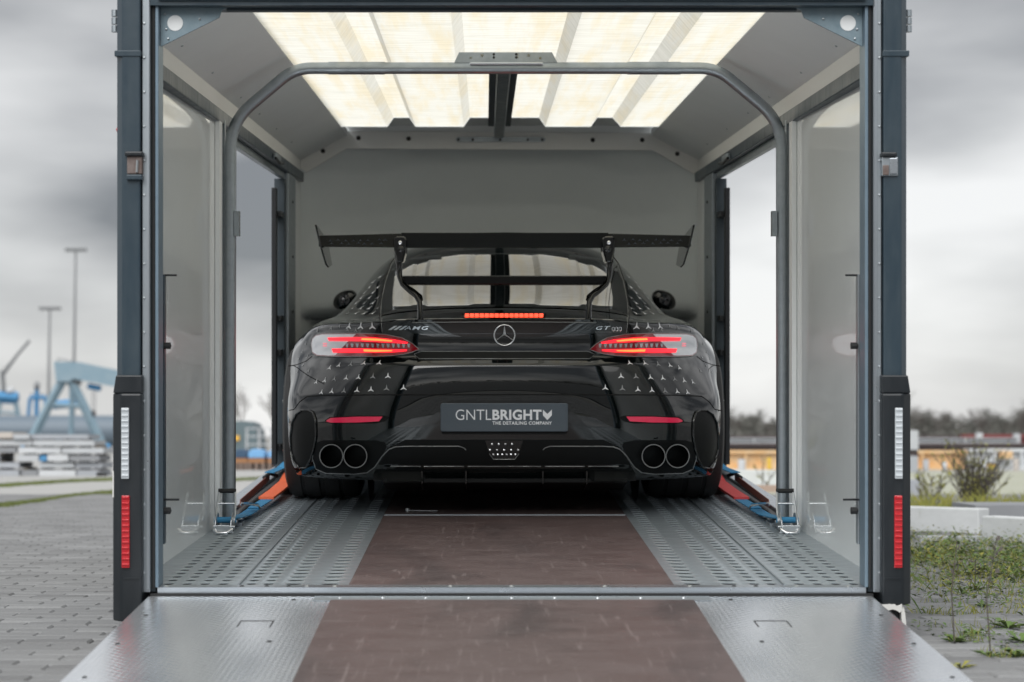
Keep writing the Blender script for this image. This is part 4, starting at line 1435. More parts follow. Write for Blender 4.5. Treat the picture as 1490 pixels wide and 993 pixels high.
# --- wheels
M_wheel = mat('grey alloy wheel', (0.36, 0.37, 0.38), 0.3, 0.9)
M_disc = mat('brake disc', (0.25, 0.25, 0.26), 0.4, 0.8)
def carwheel(x_in, x_out, y, R, rim):
    sgn = 1 if x_out > x_in else -1
    w_ = abs(x_out - x_in)
    prof = [(0.03, rim), (0.012, rim + 0.02), (0.0, R - 0.05), (0.012, R - 0.016), (0.035, R - 0.003), (w_ * .22, R), (w_ * .23, R - .007), (w_ * .27, R - .007), (w_ * .28, R),
            (w_ * .46, R), (w_ * .47, R - .007), (w_ * .53, R - .007), (w_ * .54, R), (w_ * .72, R), (w_ * .73, R - .007), (w_ * .77, R - .007), (w_ * .78, R), (w_ - .035, R - .003), (w_ - .012, R - .016), (w_, R - .05), (w_ - .012, rim + .02), (w_ - .03, rim)]
    c = (0, y, R)
    root = MB().lathe([(x_in + sgn * t_, r_) for t_, r_ in prof], c, 'x', 56).build('wheel', M_tyre, CAR, smooth=35)
    MB().lathe([(x_in + sgn * .03, rim), (x_in + sgn * .06, rim - .012), (x_out - sgn * .04, rim - .014), (x_out - sgn * .006, rim + .012), (x_out + sgn * .002, rim + .004), (x_out - sgn * .012, rim - .02)], c, 'x', 48).build('rim', M_wheel, root, smooth=50)
    for k in range(5):
        for dd in (-.16, .16):
            a = 2 * math.pi * k / 5 + 0.3
            p_ = [Vector((x_out - sgn * .030, y + math.sin(a) * .05, R + math.cos(a) * .05)),
                  Vector((x_out - sgn * .012, y + math.sin(a + dd * .7) * rim * .55, R + math.cos(a + dd * .7) * rim * .55)),
                  Vector((x_out - sgn * .008, y + math.sin(a + dd) * (rim - .012), R + math.cos(a + dd) * (rim - .012)))]
            MB().tube(p_, [.022, .016, .017], 8).build('spoke', M_wheel, root, smooth=60)
    MB().lathe([(x_out - sgn * .05, .0001), (x_out - sgn * .05, .045), (x_out - sgn * .075, .055)], c, 'x', 20).build('hub_cap', M_wheel, root, smooth=50)
    MB().lathe([(x_out - sgn * .12, .0001), (x_out - sgn * .12, rim * .78), (x_out - sgn * .15, rim * .78), (x_out - sgn * .15, .0001)], c, 'x', 32).build('brake_disc', M_disc, root, smooth=40)
for s in (-1, 1):
    carwheel(s * .640, s * .978, .95, .345, .255)
    carwheel(s * .66, s * .94, 3.58, .335, .245)
# wheel-well liners close the arches from inside
for s in (-1, 1):
    for (yy, rr_) in ((.95, .374), (3.58, .367)):
        pr = [(s * .602, .0001), (s * .602, rr_)]
        MB().lathe(pr, (0, yy, .345), 'x', 32).build('wheel_liner', M_matt, CAR)

# --- star decals: three slim points each, flat on the paint
def star_at(px, row, size, m, cnt=[0]):
    q, nor, ok = hit(px, row)
    if not ok: return False
    n_ = nor.normalized()
    up = Vector((0, 0, 1))
    u = (up - n_ * up.dot(n_))
    if u.length < 0.05: u = Vector((0, 1, 0)) - n_ * n_.y
    u.normalize()
    r_ = n_.cross(u)
    vs_, base = [], q + n_ * 0.0016
    for k in range(3):
        a = 2 * math.pi * k / 3
        for (dl, an) in ((1.0, a - .05), (1.0, a + .05), (.24, a + math.pi / 3)):
            vs_.append(base + (u * math.cos(an) + r_ * math.sin(an)) * size * dl)
    fs_ = [(0, 1, 2, 3, 4, 5, 6, 7, 8)]
    vs_.append(base)
    fs_ = []
    for k in range(9):
        fs_.append((k, (k + 1) % 9, 9))
    MB().add(vs_, fs_).build('star_decal', m, CAR, fix=False)
    return True
zz_ = lambda L: [(400 + a / 5.517, 440 + c / 5.517) for a, c in L]
low = zz_([(440, 528), (515, 508), (610, 500), (715, 492), (838, 490), (333, 643), (402, 630), (478, 618), (573, 610), (672, 605), (788, 598), (908, 595),
           (375, 725), (457, 718), (555, 713), (660, 708), (772, 702), (897, 693), (1033, 688)])
for (a, c) in low:
    dim = any(abs(a - 400 - q / 5.517) < 1.2 for q in (610, 478, 788, 555, 897))
    for f_ in (lambda p: p, lambda p: 1468 - p):
        star_at(f_(a), c, 0.0145, M_star2 if dim else M_star)
rr = random.Random(11)
def silh(row):     # left outline of the cabin flank at a row
    return float(np.interp(row, [383, 400, 420, 440, 452, 466, 480], [563, 547, 530, 512, 490, 468, 455]))
rowi = 0
row = 388.0
while row < 482:
    x = 549 - (rowi % 2) * 7 + (480 - row) * 0.02 + max(0, (410 - row)) * 0.45
    stepx = 12.0 if row < 460 else 17.0
    while x > silh(row) + 5:
        if row < 470 or x > 500:
            m = M_star2 if rr.random() < 0.3 else M_star
            star_at(x, row, 0.020, m)
            star_at(1468 - x, row, 0.020, m)
        x -= stepx
    row += 7.6 if row < 455 else 9.5
    rowi += 1
for (a, c) in ((470, 474), (482, 478), (494, 475), (506, 480), (462, 482), (445, 500), (440, 512), (447, 520), (435, 522), (441, 532), (449, 540), (433, 541), (460, 476), (518, 481)):
    star_at(a, c, 0.0135, M_star2)
    star_at(1468 - a, c, 0.0135, M_star2)
# ------------------------------------------------------------------ ratchet straps
M_blue = mat('blue webbing', (0.035, 0.22, 0.42), 0.7, bump=(300, 0.3, (1, 1, 1)))
M_orange = mat('orange strap sleeve', (0.85, 0.16, 0.06), 0.65, bump=(200, 0.3, (1, 1, 1)))
M_sl2 = mat('dusty brown sleeve', (0.20, 0.07, 0.05), 0.8)
M_redsl = mat('red strap sleeve', (0.62, 0.06, 0.06), 0.65, bump=(200, 0.3, (1, 1, 1)))
def band(pts, wdt, th, wv=None):
    """flat webbing along points, width across wv"""
    mb = MB()
    pts = [Vector(q) for q in pts]
    n_ = len(pts)
    vs_ = []
    for i, q in enumerate(pts):
        d_ = (pts[min(i + 1, n_ - 1)] - pts[max(i - 1, 0)]).normalized()
        w_ = Vector(wv) if wv else d_.cross(Vector((0, 0, 1))).normalized()
        u = w_.cross(d_).normalized()
        for (a, c) in ((-1, -1), (1, -1), (1, 1), (-1, 1)):
            vs_.append(q + w_ * a * wdt / 2 + u * c * th / 2)
    fs_ = [(0, 1, 2, 3), (4 * n_ - 4, 4 * n_ - 1, 4 * n_ - 2, 4 * n_ - 3)]
    for i in range(n_ - 1):
        for k in range(4):
            fs_.append((i * 4 + k, i * 4 + (k + 1) % 4, i * 4 + 4 + (k + 1) % 4, i * 4 + 4 + k))
    return mb.add(vs_, fs_)
for s in (-1, 1):
    lab = ('blue ratchet strap with bright orange sleeve beside the left rear tyre' if s < 0 else
           'blue ratchet strap with faded red sleeve beside the right rear tyre')
    base = Vector((s * 1.085, 1.42, 0.0))
    ST = empty('ratchet_strap', base, lab, 'strap', 'ratchet straps at the rear wheels', trailer=True)
    L = lambda x, y, z: Vector((s * x, y, z)) - base
    # webbing from the ratchet forwards, sleeve further on
    band([L(1.075, 1.44, .05), L(1.072, 1.60, .035), L(1.062, 1.85, .02), L(1.05, 2.05, .022)], .05, .004).build('webbing', M_blue, ST)
    band([L(1.05, 2.02, .028), L(1.035, 2.3, .03), L(1.02, 2.6, .035)], .05, .004).build('webbing', M_blue, ST)
    band([L(1.035, 2.33, .038), L(1.025, 2.6, .041), L(1.015, 2.95, .05), L(1.01, 3.1, .075)], .066, .010).build('sleeve', M_orange if s < 0 else M_redsl, ST)
    band([L(1.110, 2.05, .045), L(1.112, 2.5, .05), L(1.112, 3.1, .06)], .030, .004, (0, .3, 1)).build('sleeve', M_sl2, ST)
    band([L(1.10, 3.0, .09), L(1.06, 3.15, .10), L(1.0, 3.2, .16)], .05, .004).build('webbing', M_blue, ST)
    MB().tube([L(1.07, 3.05, .07), L(1.10, 3.02, .085), L(1.12, 2.95, .07)], .009, 8).build('hook', M_black, ST)
    # buckle bar
    MB().tube([L(1.015, 1.96, .032), L(1.02, 1.94, .046), L(1.085, 1.90, .062), L(1.09, 1.92, .05)], .0045, 8).build('buckle_bar', M_steelbolt, ST)
    band([L(1.04, 1.98, .05), L(1.07, 1.90, .062)], .035, .004).build('webbing_fold', M_blue, ST)
    # ratchet: two cheek plates, spindle, handle frame with black grip, hook plate
    cx = 1.085
    rt = MB()
    for dx in (-.030, .030):
        pr = [(1.36, .012), (1.38, .006), (1.47, .006), (1.49, .03), (1.46, .07), (1.42, .075), (1.38, .05)]
        rt.prism([(a - base.y, c) for a, c in pr], 'x', s * (cx + dx) - base.x - .0015, s * (cx + dx) - base.x + .0015)
    ra = rt.build('ratchet_body', M_steelbolt, ST)
    for (y, z, r_) in ((1.43, .045, .012), (1.40, .022, .006), (1.465, .035, .006)):
        MB().tube([L(cx - .042, y, z), L(cx + .042, y, z)], r_, 10).build('spindle', M_blue if r_ > .01 else M_steelbolt, ra, smooth=60)
    for dx in (-.036, .036):
        MB().tube([L(cx + dx, 1.43, .045), L(cx + dx, 1.455, .09), L(cx + dx * .85, 1.485, .150)], .0045, 6).build('handle_arm', M_steelbolt, ra)
        MB().lathe([(-.004, .0001), (-.004, .014), (.004, .014), (.004, .0001)], L(cx + dx, 1.43, .045), 'x', 14).build('ratchet_wheel', M_steelbolt, ra)
    MB().tube([L(cx - .032, 1.463, .105), L(cx + .032, 1.463, .105)], .004, 8).build('handle_bar', M_steelbolt, ra)
    MB().tube([L(cx - .034, 1.487, .152), L(cx + .034, 1.487, .152)], .009, 10).build('grip', M_rubber, ra, smooth=60)
    MB().prism([(s * (cx - .045) - base.x, .004), (s * (cx + .035) - base.x, .004), (s * (cx + .035) - base.x, .034), (s * (cx - .03) - base.x, .034)], 'y', -.075, -.071).build('hook_plate', M_steelbolt, ST, bevel=0.002)
    MB().tube([L(cx - .04, 1.345, .02), L(cx - .02, 1.325, .008), L(cx + .015, 1.325, .007), L(cx + .03, 1.35, .02)], .0055, 8).build('snap_hook', M_chrome, ST, smooth=60)

# ------------------------------------------------------------------ yard on the left
M_conc = [mat('concrete beam %d' % i, c, 0.85, noise=(3, 0.6, tuple(q * 0.8 for q in c), (1, 1, 1))) for i, c in enumerate([(0.46, 0.48, 0.50), (0.36, 0.38, 0.41), (0.56, 0.58, 0.60), (0.25, 0.26, 0.275), (0.50, 0.46, 0.42)])]
M_bluep = mat('pale blue crane paint', (0.17, 0.27, 0.34), 0.6, noise=(1.5, 0.8, (0.25, 0.33, 0.38), (1, 1, 1)))
M_blue2 = mat('strong blue crane paint', (0.06, 0.22, 0.42), 0.6)
M_dark0 = mat('dark hook steel', (0.05, 0.05, 0.055), 0.7)
M_steelg = mat('grey lamp steel', (0.20, 0.21, 0.22), 0.6)
def wbox(mb, px0, px1, r0, r1, D, depth):
    a, b_ = W(px0, r1, D), W(px1, r0, D)
    mb.box(min(a.x, b_.x), max(a.x, b_.x), a.y, a.y + depth, max(0.0, min(a.z, b_.z)), max(a.z, b_.z))
    return mb
# stacked beams, layer by layer
DS = 29.5
rr = random.Random(21)
words = ['bottom', 'second', 'third', 'fourth', 'fifth', 'top']
spots = [  # layer, px0, px1, row top, row bottom, material
    (0, -150, 30, 684, 693.5, 1), (0, 33, 57, 684, 693.5, 3), (0, 59, 112, 684, 693.5, 2), (0, 114, 147, 684, 693.5, 1),
    (1, -150, 30, 673, 681, 1), (1, 59, 110, 673, 681, 0), (1, 112, 150, 673, 681.5, 1),
    (2, -150, 2, 662, 670.5, 3), (2, 28, 58, 662, 671, 0), (2, 71, 101, 661.5, 671, 2), (2, 103, 146, 663, 671, 3),
    (3, -150, 25, 651, 659, 3), (3, 28, 90, 651, 659.5, 2), (3, 92, 152, 652, 660, 0),
    (4, -150, 48, 640.5, 648.5, 2), (4, 50, 138, 641, 649, 0),
    (5, -150, 20, 629, 638, 4), (5, 21, 44, 632, 639, 0), (5, 46, 130, 632.5, 639, 1),
]
desc = {0: 'mid grey', 1: 'dull grey', 2: 'pale', 3: 'dark', 4: 'sandy'}
where = {}
for (ly, a, c, r0, r1, mi) in spots:
    mb = MB()
    wbox(mb, a, c, r0, r1, DS + rr.uniform(-.05, .05), 0.9)
    o = mb.build('concrete_beam', M_conc[mi], None)
    cx_ = max(0, a)
    wh = 'at the far left' if a < 0 else ('nearest the trailer' if c > 129 else ('left of centre' if a < 40 else 'in the middle'))
    tag(o, '%s concrete beam %s in the %s layer of the yard stack' % (desc[mi], wh, words[ly]), 'beam', 'stacked concrete beams in the yard')
for ly, r0, r1 in ((0, 681.3, 684), (1, 670.8, 673), (2, 659.8, 662), (3, 648.8, 651.5), (4, 638.6, 641)):
    for (q, px) in enumerate((6, 40, 66, 96, 120, 143)):
        if ly == 4 and px > 130: continue
        if ly == 1 and 30 < px < 58: continue
        mb = MB()
        wbox(mb, px - 3, px + 3, r0 - 0.6, r1 + 0.6, DS + .12, 0.6)
        o = mb.build('wooden_spacer', mat('old spacer timber', (0.16, 0.13, 0.10), 0.9))
        tag(o, 'dark wooden spacer on the %s beam layer, %s from the left' % (words[ly], ('first', 'second', 'third', 'fourth', 'fifth', 'sixth')[q]), 'spacer', 'spacers in the beam stack')
o = wbox(MB(), 60, 70, 663, 671, DS - .02, 0.3).build('blue_block', M_blue2)
tag(o, 'small bright blue block held in the grey beam stack', 'block')
o = MB().tube([W(143, 690, DS - .3) , W(157, 692, DS - .3)], 0.04, 8).build('dark_roll', M_rubber)
tag(o, 'dark roll lying at the right end of the beam stack', 'roll')

# long pipe behind the stack
pp0, pp1 = W(-250, 622, 125), W(171, 622, 125)
o = MB().tube([(pp0.x, pp0.y, 1.05), (pp1.x, pp1.y, 1.05)], 1.05, 20).build('steel_pipe', mat('blue grey pipe', (0.13, 0.17, 0.21), 0.5), None, smooth=50)
tag(o, 'long blue grey steel pipe lying behind the beam stack', 'pipe')

# gantry crane
GC = empty('gantry_crane', (W(85, 608, 100).x, CW.y + 100, 0), 'pale blue gantry crane with splayed legs behind the beam stack', 'crane')
def gtube(name, pts, w_, m=M_bluep, D=100, parent=GC, sq=True, rr_=None):
    q = []
    for a, c in pts:
        v = W(a, c, D)
        v.z = max(v.z, 0)
        q.append(v - parent.location)
    return MB().tube(q, rr_ or w_, 4 if sq else 8).build(name, m, parent)
gd = MB()
a, b_ = W(80, 527, 300), W(215, 562, 300)
pts_ = [(80, 527), (118, 528), (300, 566), (300, 588), (108, 552), (104, 556), (84, 556)]
gd.prism([(W(q, c, 100).x - GC.location.x, W(q, c, 100).z) for q, c in pts_], 'y', -.35, .35).build('girder', M_bluep, GC)
gtube('leg', [(96, 545), (72, 590), (42, 652)], 0.26)
gtube('leg', [(98, 545), (122, 590), (152, 652)], 0.26)
gtube('leg', [(105, 550), (105, 652)], 0.15)
gtube('strut', [(76, 590), (128, 592)], 0.13)
gtube('cab', [(108, 556), (118, 556)], 0.2, M_steelg)

for k in range(9):
    gtube('girder_handrail', [(84 + k * 24, 522 + k * 5.0), (84 + k * 24, 528 + k * 5.0)], 0.03, M_steelg)
gtube('girder_handrail', [(84, 522), (276, 562)], 0.03, M_steelg)
for k in range(7):
    gtube('ladder_rung', [(101, 565 + k * 12), (109, 565 + k * 12)], 0.03, M_steelg)
gtube('hoist_cable', [(135, 560), (135, 600)], 0.025, M_steelg)
gtube('hoist_cable', [(139, 561), (139, 600)], 0.025, M_steelg)
gtube('hook_block', [(137, 598), (137, 606)], 0.12, M_dark0)
gtube('trolley', [(128, 562), (147, 566)], 0.16, M_blue2)
gtube('foot', [(34, 651), (52, 651)], 0.2, M_blue2)
gtube('foot', [(143, 651), (162, 651)], 0.2, M_blue2)
# luffing crane at the left edge
LC = empty('luffing_crane', (W(14, 608, 420).x, CW.y + 420, 0), 'small blue luffing crane with raised grey jib at left edge', 'crane')
gtube('jib', [(2, 548), (22, 520), (42, 496)], 0.35, M_steelg, 420, LC)
gtube('mast', [(3, 540), (6, 570)], 0.55, M_steelg, 420, LC)
gtube('machinery_deck', [(-6, 578), (27, 580)], 1.4, M_blue2, 420, LC)
gtube('leg', [(2, 580), (-6, 625)], 0.5, M_bluep, 420, LC)
gtube('leg', [(22, 580), (32, 625)], 0.6, M_bluep, 420, LC)
gtube('brace', [(0, 600), (28, 602)], 0.3, M_bluep, 420, LC)
gtube('jib', [(6, 545), (26, 516), (42, 496)], 0.25, M_steelg, 420, LC)
for k in range(6):
    gtube('jib_lattice', [(3 + k * 6.2, 547 - k * 8), (8 + k * 6.2, 539 - k * 8)], 0.15, M_steelg, 420, LC)
gtube('stay_cable', [(3, 540), (42, 496)], 0.08, M_steelg, 420, LC)
gtube('cab', [(10, 570), (20, 570)], 1.0, M_conc[0], 420, LC)
# second crane
SCN = empty('harbour_crane', (W(58, 608, 380).x, CW.y + 380, 0), 'blue harbour crane with boxy cab beyond the gantry legs', 'crane')
gtube('post', [(54, 568), (54, 625)], 0.5, M_blue2, 380, SCN)
gtube('post', [(44, 580), (41, 625)], 0.4, M_blue2, 380, SCN)
gtube('cab', [(51, 562), (57, 562)], 0.9, M_steelg, 380, SCN)
gtube('platform', [(44, 579), (68, 579)], 0.45, M_blue2, 380, SCN)
gtube('post', [(67, 579), (67, 628)], 0.4, M_blue2, 380, SCN)
gtube('platform', [(78, 590), (120, 586)], 0.9, M_blue2, 380, SCN)
gtube('handrail', [(44, 574), (66, 574)], 0.12, M_steelg, 380, SCN)

# lamp masts
def lampmast(px, rtop, D, lab):
    base = W(px, 608, D)
    R_ = empty('light_mast', (base.x, base.y, 0), lab, 'lamp', 'yard light masts')
    h = W(px, rtop, D).z
    MB().tube([(0, 0, 0), (0, 0, h)], [D * .0011, D * .0005], 8).build('mast', M_steelg, R_)
    w_ = D * .0046
    MB().tube([(-w_, 0, h - .1), (w_, 0, h - .1)], D * .00035, 6).build('crossarm', M_steelg, R_)
    for k in (-1, -.35, .35, 1):
        box('floodlight', M_steelg, R_, k * w_ - D * .0011, k * w_ + D * .0011, -.5, .5, h - D * .0009, h + D * .0007)
    return R_
lampmast(107.5, 363, 230, 'taller grey light mast with floodlights above the gantry crane')
lampmast(71, 449, 230, 'shorter grey light mast with floodlights left of the gantry crane')

# seen through the left side opening: tank wagon, rack, tarpaulins
M_tank = mat('grey green tank', (0.10, 0.14, 0.155), 0.55)
TK = empty('storage_tank', (W(362, 608, 60).x, CW.y + 60, 0), 'grey rounded tank seen through the left side opening', 'tank')
tp = [(-2.5 + 0, 0)]
q0, q1, q2 = W(300, 613, 60), W(378, 613, 60), W(378, 645, 60)
x0, x1, zt_ = q0.x - TK.location.x, q1.x - TK.location.x, q0.z
poly = [(x0, 0), (x1, 0), (x1, zt_ * .25), (x1 - .06, zt_ * .7), (x1 - .2, zt_ * .93), (x1 - .4, zt_), (x0, zt_)]
MB().prism(poly, 'y', -.3, 2.0).build('tank_shell', M_tank, TK, bevel=0.02)
box('warning_panel', mat('yellow panel', (0.75, 0.42, 0.05), 0.6), TK, W(344, 0, 60).x - TK.location.x, W(351, 0, 60).x - TK.location.x, -.36, -.31, .52, .68)
RK = empty('pipe_rack', (W(395, 608, 58).x, CW.y + 58, 0), 'pale open storage rack seen beside the grey tank', 'rack')
for px in (360, 378, 396, 414, 432):
    box('post', M_conc[0], RK, W(px, 0, 58).x - RK.location.x - .03, W(px, 0, 58).x - RK.location.x + .03, -.05, .05, 0, .92)
for z in (.12, .38, .64, .89):
    box('rail', M_conc[0], RK, W(358, 0, 58).x - RK.location.x, W(440, 0, 58).x - RK.location.x, -.09, -.052, z, z + .035)
for i, (a, c, lab, col) in enumerate(((343, 362, 'dark blue covered pallet beside the trailer opening', (0.03, 0.07, 0.13)), (363, 387, 'light blue tarpaulin bundle left of its pale twin', (0.16, 0.36, 0.62)), (391, 425, 'light blue tarpaulin bundle partly hidden by the black car', (0.18, 0.36, 0.60)))):
    D = 34.6
    p_ = W((a + c) / 2, 608, D)
    R_ = empty('covered_pallet', (p_.x, p_.y, 0), lab, 'pallet', 'covered pallets behind the trailer')
    hw = (c - a) / 2 * D / F
    MB().prism([(-hw, .24), (hw, .24), (hw, .33), (hw * .6, .40), (-hw * .5, .41), (-hw, .35)], 'y', -.1, .5).build('tarpaulin', mat('tarpaulin %d' % i, col, 0.6), R_, bevel=0.02)
    box('timber_base', mat('pallet timber', (0.30, 0.15, 0.07), 0.85), R_, -hw, hw, -.1, .5, .15, .238)
    for k in (-1, 0, 1):
        box('block', mat('pallet block', (0.17, 0.13, 0.11), 0.9), R_, k * hw * .8 - .04, k * hw * .8 + .04, -.1, .5, 0, .149)

# ------------------------------------------------------------------ trees
def tree_mesh(rr, h, spread, mb, levels=4, r0=None):
    def grow(p_, d_, l, r_, lev):
        q = p_ + d_ * l
        mb.tube([p_, (p_ + q) / 2 + Vector((rr.uniform(-1, 1), rr.uniform(-1, 1), 0)) * l * .05, q], [r_, r_ * .82, r_ * .62], 4 if lev else 6, cap=False)
        if lev >= levels: return
        for k in range(rr.choice([2, 3, 3]) if lev else 5):
            nd = (d_ + Vector((rr.uniform(-1, 1), rr.uniform(-1, 1), rr.uniform(-.2, .7))) * spread).normalized()
            grow(q if k < 2 else p_ + d_ * l * rr.uniform(.45, .95), nd, l * rr.uniform(.55, .82), r_ * .58, lev + 1)
    grow(Vector((0, 0, 0)), Vector((0, 0, 1)), h * .3, r0 or h * .018, 0)
M_bark = mat('bare branch', (0.085, 0.075, 0.068), 0.9)
for (px, hgt, D, lab) in ((352, 4.8, 120, 'bare winter tree above the grey tank'), (402, 4.6, 125, 'bare winter tree beside the black door seal')):
    b0 = W(px, 608, D)
    R_ = empty('bare_tree', (b0.x, b0.y, 0), lab, 'tree', 'bare trees behind the tank')
    rr = random.Random(px)
    mb = MB()
    tree_mesh(rr, hgt, .55, mb, 5)
    mb.build('crown', M_bark, R_, fix=False)
    MB().tube([(0, 0, 0), (0, 0, hgt * .3)], [.11, .08], 8).build('trunk', M_bark, R_)
# far wood on the right, one mass
rr = random.Random(4)
mbs = []
for q in range(4):
    mb = MB()
    tree_mesh(rr, 8.5, .5, mb, 5, .17)
    mbs.append(mb)
wood = [MB(), MB()]
for k in range(640):
    D = rr.uniform(360, 520)
    px = rr.uniform(1010, 1640) if k < 430 else (rr.uniform(1640, 2500) if k % 2 else rr.uniform(-1000, -150))
    b0 = W(px, 608, D)
    sc_ = rr.uniform(.62, 1.0) * (1.0 + .22 * math.sin(px * .021) + .12 * math.sin(px * .093)) * (1.4 if rr.random() < .4 else 1.0)
    src = rr.choice(mbs)
    an = rr.uniform(0, 6.28)
    ca, sa = math.cos(an), math.sin(an)
    wood[k % 2].add([(b0.x + (x * ca - y * sa) * sc_ * 1.25, b0.y + (x * sa + y * ca) * sc_, z * sc_ * .82) for x, y, z in src.v], src.f)
# scrub foliage at the foot of the wood
for k in range(16000):
    D = rr.uniform(330, 480)
    px = rr.uniform(1000, 1650) if k < 9000 else (rr.uniform(1640, 2500) if k % 2 else rr.uniform(-1000, -150))
    b0 = W(px, 608, D)
    z = min(4.5, abs(rr.gauss(0, 1.5)))
    s_ = rr.uniform(.35, .9)
    v3 = [Vector((rr.uniform(-1, 1), rr.uniform(-1, 1), rr.uniform(-1, 1))) * s_ for _ in range(3)]
    wood[1].add([(b0.x + v.x, b0.y + v.y, max(0, z + v.z)) for v in v3], [(0, 1, 2)])
M_wood2 = mat('bare wood scrub', (0.085, 0.088, 0.078), 0.95, noise=(0.06, 0.8, (0.12, 0.115, 0.105), (1, 1, 1)))
for q, m in ((0, M_bark), (1, M_wood2)):
    o = wood[q].build('far_wood', m, None, fix=False)
    tag(o, 'far bare grey wood along the horizon on the right', 'wood', kind='stuff')

# ------------------------------------------------------------------ yard on the right
M_orange_s = mat('orange painted steel', (0.66, 0.33, 0.085), 0.6, noise=(2.2, 0.95, (0.62, 0.52, 0.36), (1, 1, 1.5)))
M_pale = mat('pale painted steel', (0.55, 0.58, 0.60), 0.55, noise=(2, 0.5, (0.46, 0.48, 0.49), (1, 1, 1)))
M_dark = mat('dark rusty steel', (0.07, 0.055, 0.055), 0.8)
M_redb = mat('dull red steel', (0.16, 0.04, 0.04), 0.7)
def ibeam(name, m, px0, px1, r0, r1, D, lab, group='steel beams lying in the right yard', depth=.35):
    a, b_ = W(px0, r1, D), W(px1, r0, D)
    z0, z1 = max(0.012, a.z), b_.z
    h = z1 - z0
    base = Vector(((a.x + b_.x) / 2, a.y, z0))
    hw = (b_.x - a.x) / 2
    R_ = empty(name, base, lab, 'beam', group)
    box('lower_flange', m, R_, -hw, hw, 0, depth, 0, h * .16)
    box('upper_flange', m, R_, -hw, hw, 0, depth, h * .84, h)
    box('web', m, R_, -hw, hw, depth * .3, depth * .7, h * .16, h * .84)
    for k in range(1, 6):
        x = -hw + 2 * hw * k / 6
        box('stiffener', m, R_, x - .02, x + .02, 0.01, depth * .3, h * .16, h * .84)
    return R_
ibeam('orange_beam', M_orange_s, 1020, 1405, 655.5, 684.4, 35.0, 'long orange steel beam lying behind the bare bush')
ibeam('pale_beam', M_pale, 1407, 1640, 653, 684.4, 35.0, 'pale grey steel beam at the right edge beside the orange one')
ibeam('dark_beam', M_dark, 1020, 1640, 645, 672, 46.0, 'low dark steel beam just above the orange one')
ibeam('grey_girder', M_conc[0], 1020, 1480, 637.5, 645.2, 46.1, 'thin blue grey girder resting above the dark steel beam')
ibeam('red_girder', M_redb, 1400, 1640, 632, 670, 50, 'dull red girder in front of the far wood')
ibeam('rust_girder', M_dark, 1020, 1400, 634.0, 670, 51, 'thin rusty girder in front of the far wood')
for i, (px, r0, r1, D, m, lab) in enumerate(((1326, 626.5, 655, 33.4, M_conc[0], 'upper grey concrete block beside the right trailer post'), (1325, 664, 689, 31.5, M_conc[1], 'lower grey concrete block beside the right trailer post'), (1327, 698, 725, 19.0, M_conc[1], 'near grey concrete block low beside the right trailer post'))):
    a, b_ = W(px - 11, r1, D), W(px + 9, r0, D)
    o = MB().box(a.x, b_.x, a.y, a.y + .25, a.z if i != 2 else 0.01, b_.z).build('concrete_block', m, None, bevel=0.008)
    tag(o, lab, 'block', 'concrete blocks by the right post')
# posts that carry the upper blocks
o = MB().box(W(1319, 0, 33.5).x, W(1333, 0, 33.5).x, CW.y + 33.46, CW.y + 33.6, 0.01, W(0, 655.2, 33.4).z).build('block_post', M_dark)
tag(o, 'dark post under the upper grey concrete block', 'post')
for (px, c, m) in ((1420, 634, M_conc[2]), (1474, 635, M_conc[0])):
    a, b_ = W(px - 4, c + 4, 48), W(px + 4, c - 4, 48)
    o = MB().box(a.x, b_.x, a.y - .3, a.y - .1, 0.012, b_.z).build('marker_post', m)
    tag(o, 'small pale marker post before the red girder, %s' % ('behind the bush' if px < 1440 else 'near the right edge'), 'post')
a = W(1462, 662, 34.8)
o = MB().box(a.x - .10, a.x + .09, a.y - .12, a.y + .19, a.z - .07, a.z + .07).build('orange_clamp', M_orange_s)
tag(o, 'small orange clamp on the pale grey beam at the right', 'clamp')
M_yel = mat('yellow paint', (0.70, 0.45, 0.05), 0.6)
clut = [(1345, 684, 34.0, 9, 16, M_conc[2], 'white plastic drum before the orange beam, nearest the trailer', 'drum'),
        (1372, 684, 33.6, 7, 13, M_pale, 'short pale pipe end standing before the orange beam', 'pipe'),
        (1440, 684, 33.8, 10, 12, M_yel, 'small yellow box before the pale grey beam', 'box'),
        (1476, 684, 33.5, 8, 18, M_conc[4], 'sandy drum standing at the right edge before the pale beam', 'drum'),
        (1078, 684, 33.5, 11, 17, M_conc[2], 'white drum seen through the right side opening', 'drum'),
        (1118, 684, 33.5, 6, 20, M_yel, 'yellow upright drum seen through the right side opening', 'drum')]
for (px, rb, D, wpx, hpx, m, lab, cat) in clut:
    b0 = W(px, rb, D)
    R_ = empty('yard_' + cat, (b0.x, b0.y, 0.012), lab, cat)
    rad_, hh = wpx * D / F * .5, hpx * D / F
    if cat == 'box':
        box('case', m, R_, -rad_, rad_, -rad_, rad_, 0, hh * .8, 0.01)
        box('lid', M_dark, R_, -rad_ * 1.05, rad_ * 1.05, -rad_ * 1.05, rad_ * 1.05, hh * .8, hh, 0.01)
    else:
        MB().lathe([(0, .0001), (0, rad_), (hh * .3, rad_ * 1.0), (hh * .33, rad_ * 1.06), (hh * .36, rad_), (hh * .66, rad_), (hh * .69, rad_ * 1.06), (hh * .72, rad_), (hh, rad_), (hh, .0001)], (0, 0, 0), 'z', 16).build('shell', m, R_, smooth=40)
        MB().lathe([(hh, rad_ * .7), (hh + .015, rad_ * .65), (hh + .015, .0001)], (0, 0, 0), 'z', 12).build('lid', M_dark, R_)
# pale strip of ground and grass beyond
M_sand = mat('pale sandy strip', (0.42, 0.42, 0.37), 0.9, noise=(1.5, 0.7, (0.30, 0.33, 0.20), (1, 2, 1)))
o = MB().box(2, 60, 9.0, 27.0, 0.016, 0.026).build('sandy_strip', M_sand)
tag(o, kind='structure')
